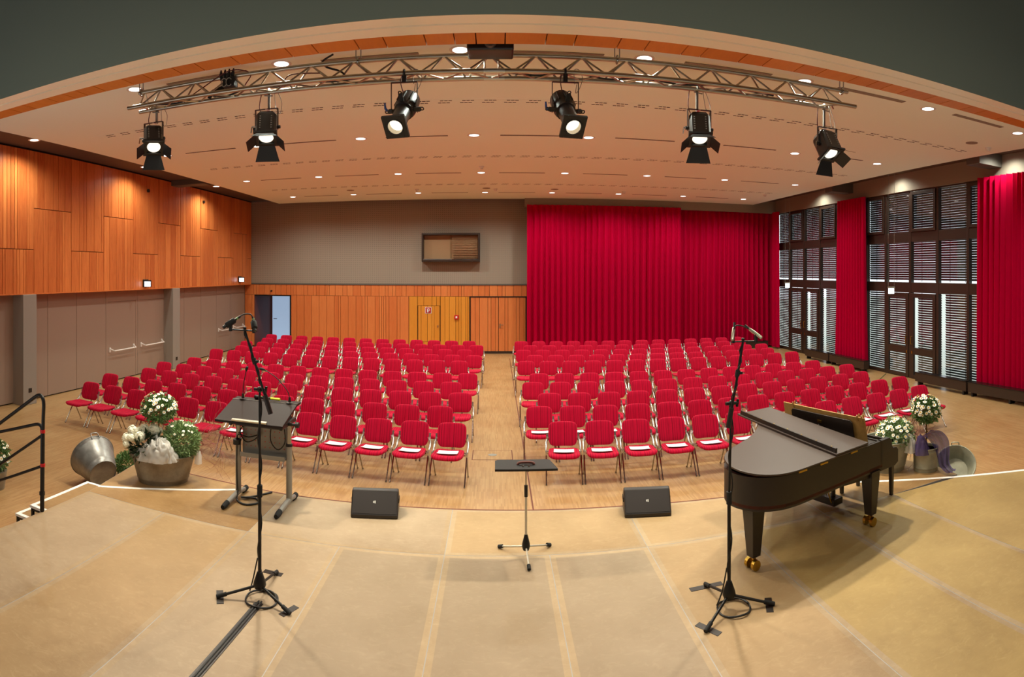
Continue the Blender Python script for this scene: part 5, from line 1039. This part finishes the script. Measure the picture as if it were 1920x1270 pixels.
def twigs(name, label, base, dirs, n, seed, L0, r=.0022, droop=.0):
    rr = random.Random(seed); m = MB()
    for i in range(n):
        d = (Vector(dirs)+Vector((rr.gauss(0, .45), rr.gauss(0, .45), rr.gauss(0, .4)))).normalized(); p = Vector(base)+Vector((rr.gauss(0, .05), rr.gauss(0, .05), rr.gauss(0, .03))); pts = [p.copy()]
        for k in range(6): d = (d+Vector((rr.gauss(0, .35), rr.gauss(0, .35), rr.gauss(0, .35)-droop))).normalized(); p = p+d*L0*(.6+.6*rr.random())/6; pts.append(p.copy())
        m.tube(pts, [r*(1.3-k*.15) for k in range(7)], 5, cap=False)
        for k in (2, 3, 4, 5):
            e = (d+Vector((rr.gauss(0, .8), rr.gauss(0, .8), rr.gauss(0, .8)))).normalized(); m.tube([pts[k], pts[k]+e*L0*.18, pts[k]+e*L0*.3+Vector((0, 0, -.02))], r*.6, 4, cap=False)
    return tag(m.build(name, 'twig'), label, 'twigs')
q = L(372, 830, 7.9); twigs('twig_bunch', 'tangle of thin reddish twigs spreading right from the oval tub', q, (.9, .25, .05), 22, 3, .7)
q = L(372, 858, 7.75); cloth('tulle_puff', 'small white tulle puff hanging at the right rim of the oval tub', mound(Vector((q.x, q.y, q.z-.08)), (.05, .05, 0), .16, 9), 30, 10, 'tulle_white')
rc, bc = Vector((-5.52, 6.80, .365)), Vector((-5.16, 6.60, .235)); ax_ = (rc-bc).normalized(); zz = ax_; xx = Vector((0, 0, 1))-zz*zz.z; xx.normalize(); yy = zz.cross(xx)
M = Matrix(((xx.x, yy.x, zz.x, bc.x), (xx.y, yy.y, zz.y, bc.y), (xx.z, yy.z, zz.z, bc.z), (0, 0, 0, 1)))
tub('tipped_tub', 'grey zinc tub tipped on its side on the floor left of the stage', M, .205, .335, (rc-bc).length, 'zinc', handles=(1, -1), loc=(bc.x, bc.y, 0))
c = Vector((-5.20, 7.25, .2)); t = thing('green_shrub', 'small plain green shrub on the floor between the two left tubs', 'plant', (c.x, c.y, 0))
MB().lathe([(.10, 0), (.13, .12), (.12, .12), (0, .1)], 20, (c.x, c.y, 0)).build('pot', 'satin_black', t, smooth=40); leaves(MB(), c, (.19, .19, .17), 1600, .05, 12, zmin=.03).build('foliage', 'leaf', t)
c = Vector((-6.34, 5.62, .46)); t = thing('daisy_bush', 'white flowering bush cut off by the left edge of the picture', 'plant', (c.x, c.y, 0))
MB().lathe([(.13, 0), (.17, .26), (.16, .26), (0, .22)], 24, (c.x, c.y, 0)).build('pot', 'zinc_warm', t, smooth=40); leaves(MB(), c, (.20, .20, .22), 1500, .05, 14).build('foliage', 'leaf', t); daisies(t, c, (.22, .22, .235), 60, 15, 1.0, -.6)
# right group
c = ar(1664, 850, 8.30); A0 = Vector((c.x, c.y, ST))
tub('zinc_bucket', 'tall zinc bucket of daisies half hidden behind the piano', Matrix.Translation(A0), .235, .335, .42, 'zinc_green', handles=False, cat='bucket', soil=.85)
c = ar(1679, 818, 8.28); t = thing('daisy_clump', 'bushy clump of small white daisies growing in the zinc bucket', 'plant', (c.x, c.y, ST+.36))
leaves(MB(), c, (.25, .25, .24), 3200, .055, 16, shell=.4).build('foliage', 'leaf_grey', t); daisies(t, c+Vector((0, 0, .02)), (.26, .26, .245), 98, 17, 1.05, -.15)
cloth('cellophane_collar', 'crumpled clear white wrap at the right rim of the zinc bucket', mound(ar(1706, 834, 8.15)-Vector((0, 0, .1)), (.09, .09, 0), .22, 21), 40, 14, 'tulle_white')
B0 = ar(1735.5, 880, 8.25); B0.z = ST
tub('zinc_pot', 'straight sided zinc pot with violet tulle on the right stage corner', Matrix.Translation(B0) @ Matrix.Rotation(2.4, 4, 'Z'), .168, .176, .315, 'zinc_green', handles=(1,), cat='pot', soil=.9)
c = ar(1736, 766, 8.25); t = thing('daisy_standard', 'round headed white daisy standard growing in the straight zinc pot', 'plant', (c.x, c.y, ST+.28))
MB().tube(spline([(c.x, c.y, ST+.27), (c.x+.012, c.y, c.z-.35), (c.x, c.y, c.z-.08)], 5), .011, 8).build('stem', 'stem', t, smooth=60)
leaves(MB(), c-Vector((0, 0, .03)), (.19, .19, .165), 1500, .055, 22).build('foliage', 'leaf', t); daisies(t, c+Vector((0, 0, .01)), (.205, .205, .185), 80, 23, 1.05, -.5)
q = ar(1729, 836, 8.12); cloth('violet_tulle', 'violet tulle ball tied at the front of the zinc pot', mound(Vector((q.x, q.y, q.z-.11)), (.105, .10, 0), .22, 31), 60, 18, 'tulle_violet')
path = spline([ar(1738, 812, 8.22), ar(1752, 815, 8.2), ar(1765, 832, 8.15), ar(1769, 852, 8.08), ar(1771, 870, 8.05), ar(1780, 882, 8.0), ar(1787, 884, 8.0)], 6)
def drape(u, v):
    k = u*(len(path)-1); i = min(int(k), len(path)-2); p = path[i].lerp(path[i+1], k-i); w = .075+.03*math.sin(u*5)
    s = (v-.5)*2*w; f = .028*math.sin(v*14+u*9)+.016*math.sin(v*27+u*4); e = Vector((p.y, -p.x, 0)).normalized(); tc = Vector((-p.x, -p.y, 0)).normalized()
    q = p+e*s*(.9)+Vector((0, 0, s*.55))+tc*f
    q.z = max(q.z, ST+.012); return q
cloth('violet_drape', 'long violet tulle scarf draped down the right side of the zinc pot', drape, 60, 30, 'tulle_violet')
twigs('twig_bunch', 'thin brown twigs rising between the zinc bucket and the zinc pot', ar(1717, 850, 8.35), (.1, .1, 1), 26, 5, .62)
oc = Vector((6.05, 6.16, .285)); dd = Vector((-.50, -.54, .68)).normalized(); zz = dd; xx = Vector((0, 0, 1))-zz*zz.z; xx.normalize(); yy = zz.cross(xx); bc = oc-dd*.22
M = Matrix(((xx.x, yy.x, zz.x, bc.x), (xx.y, yy.y, zz.y, bc.y), (xx.z, yy.z, zz.z, bc.z), (0, 0, 0, 1)))
tub('tipped_tub', 'zinc tub lying open toward the stage on the floor at the right', M, .19, .295, .22, 'zinc_green', handles=(1,), loc=(bc.x, bc.y, 0))
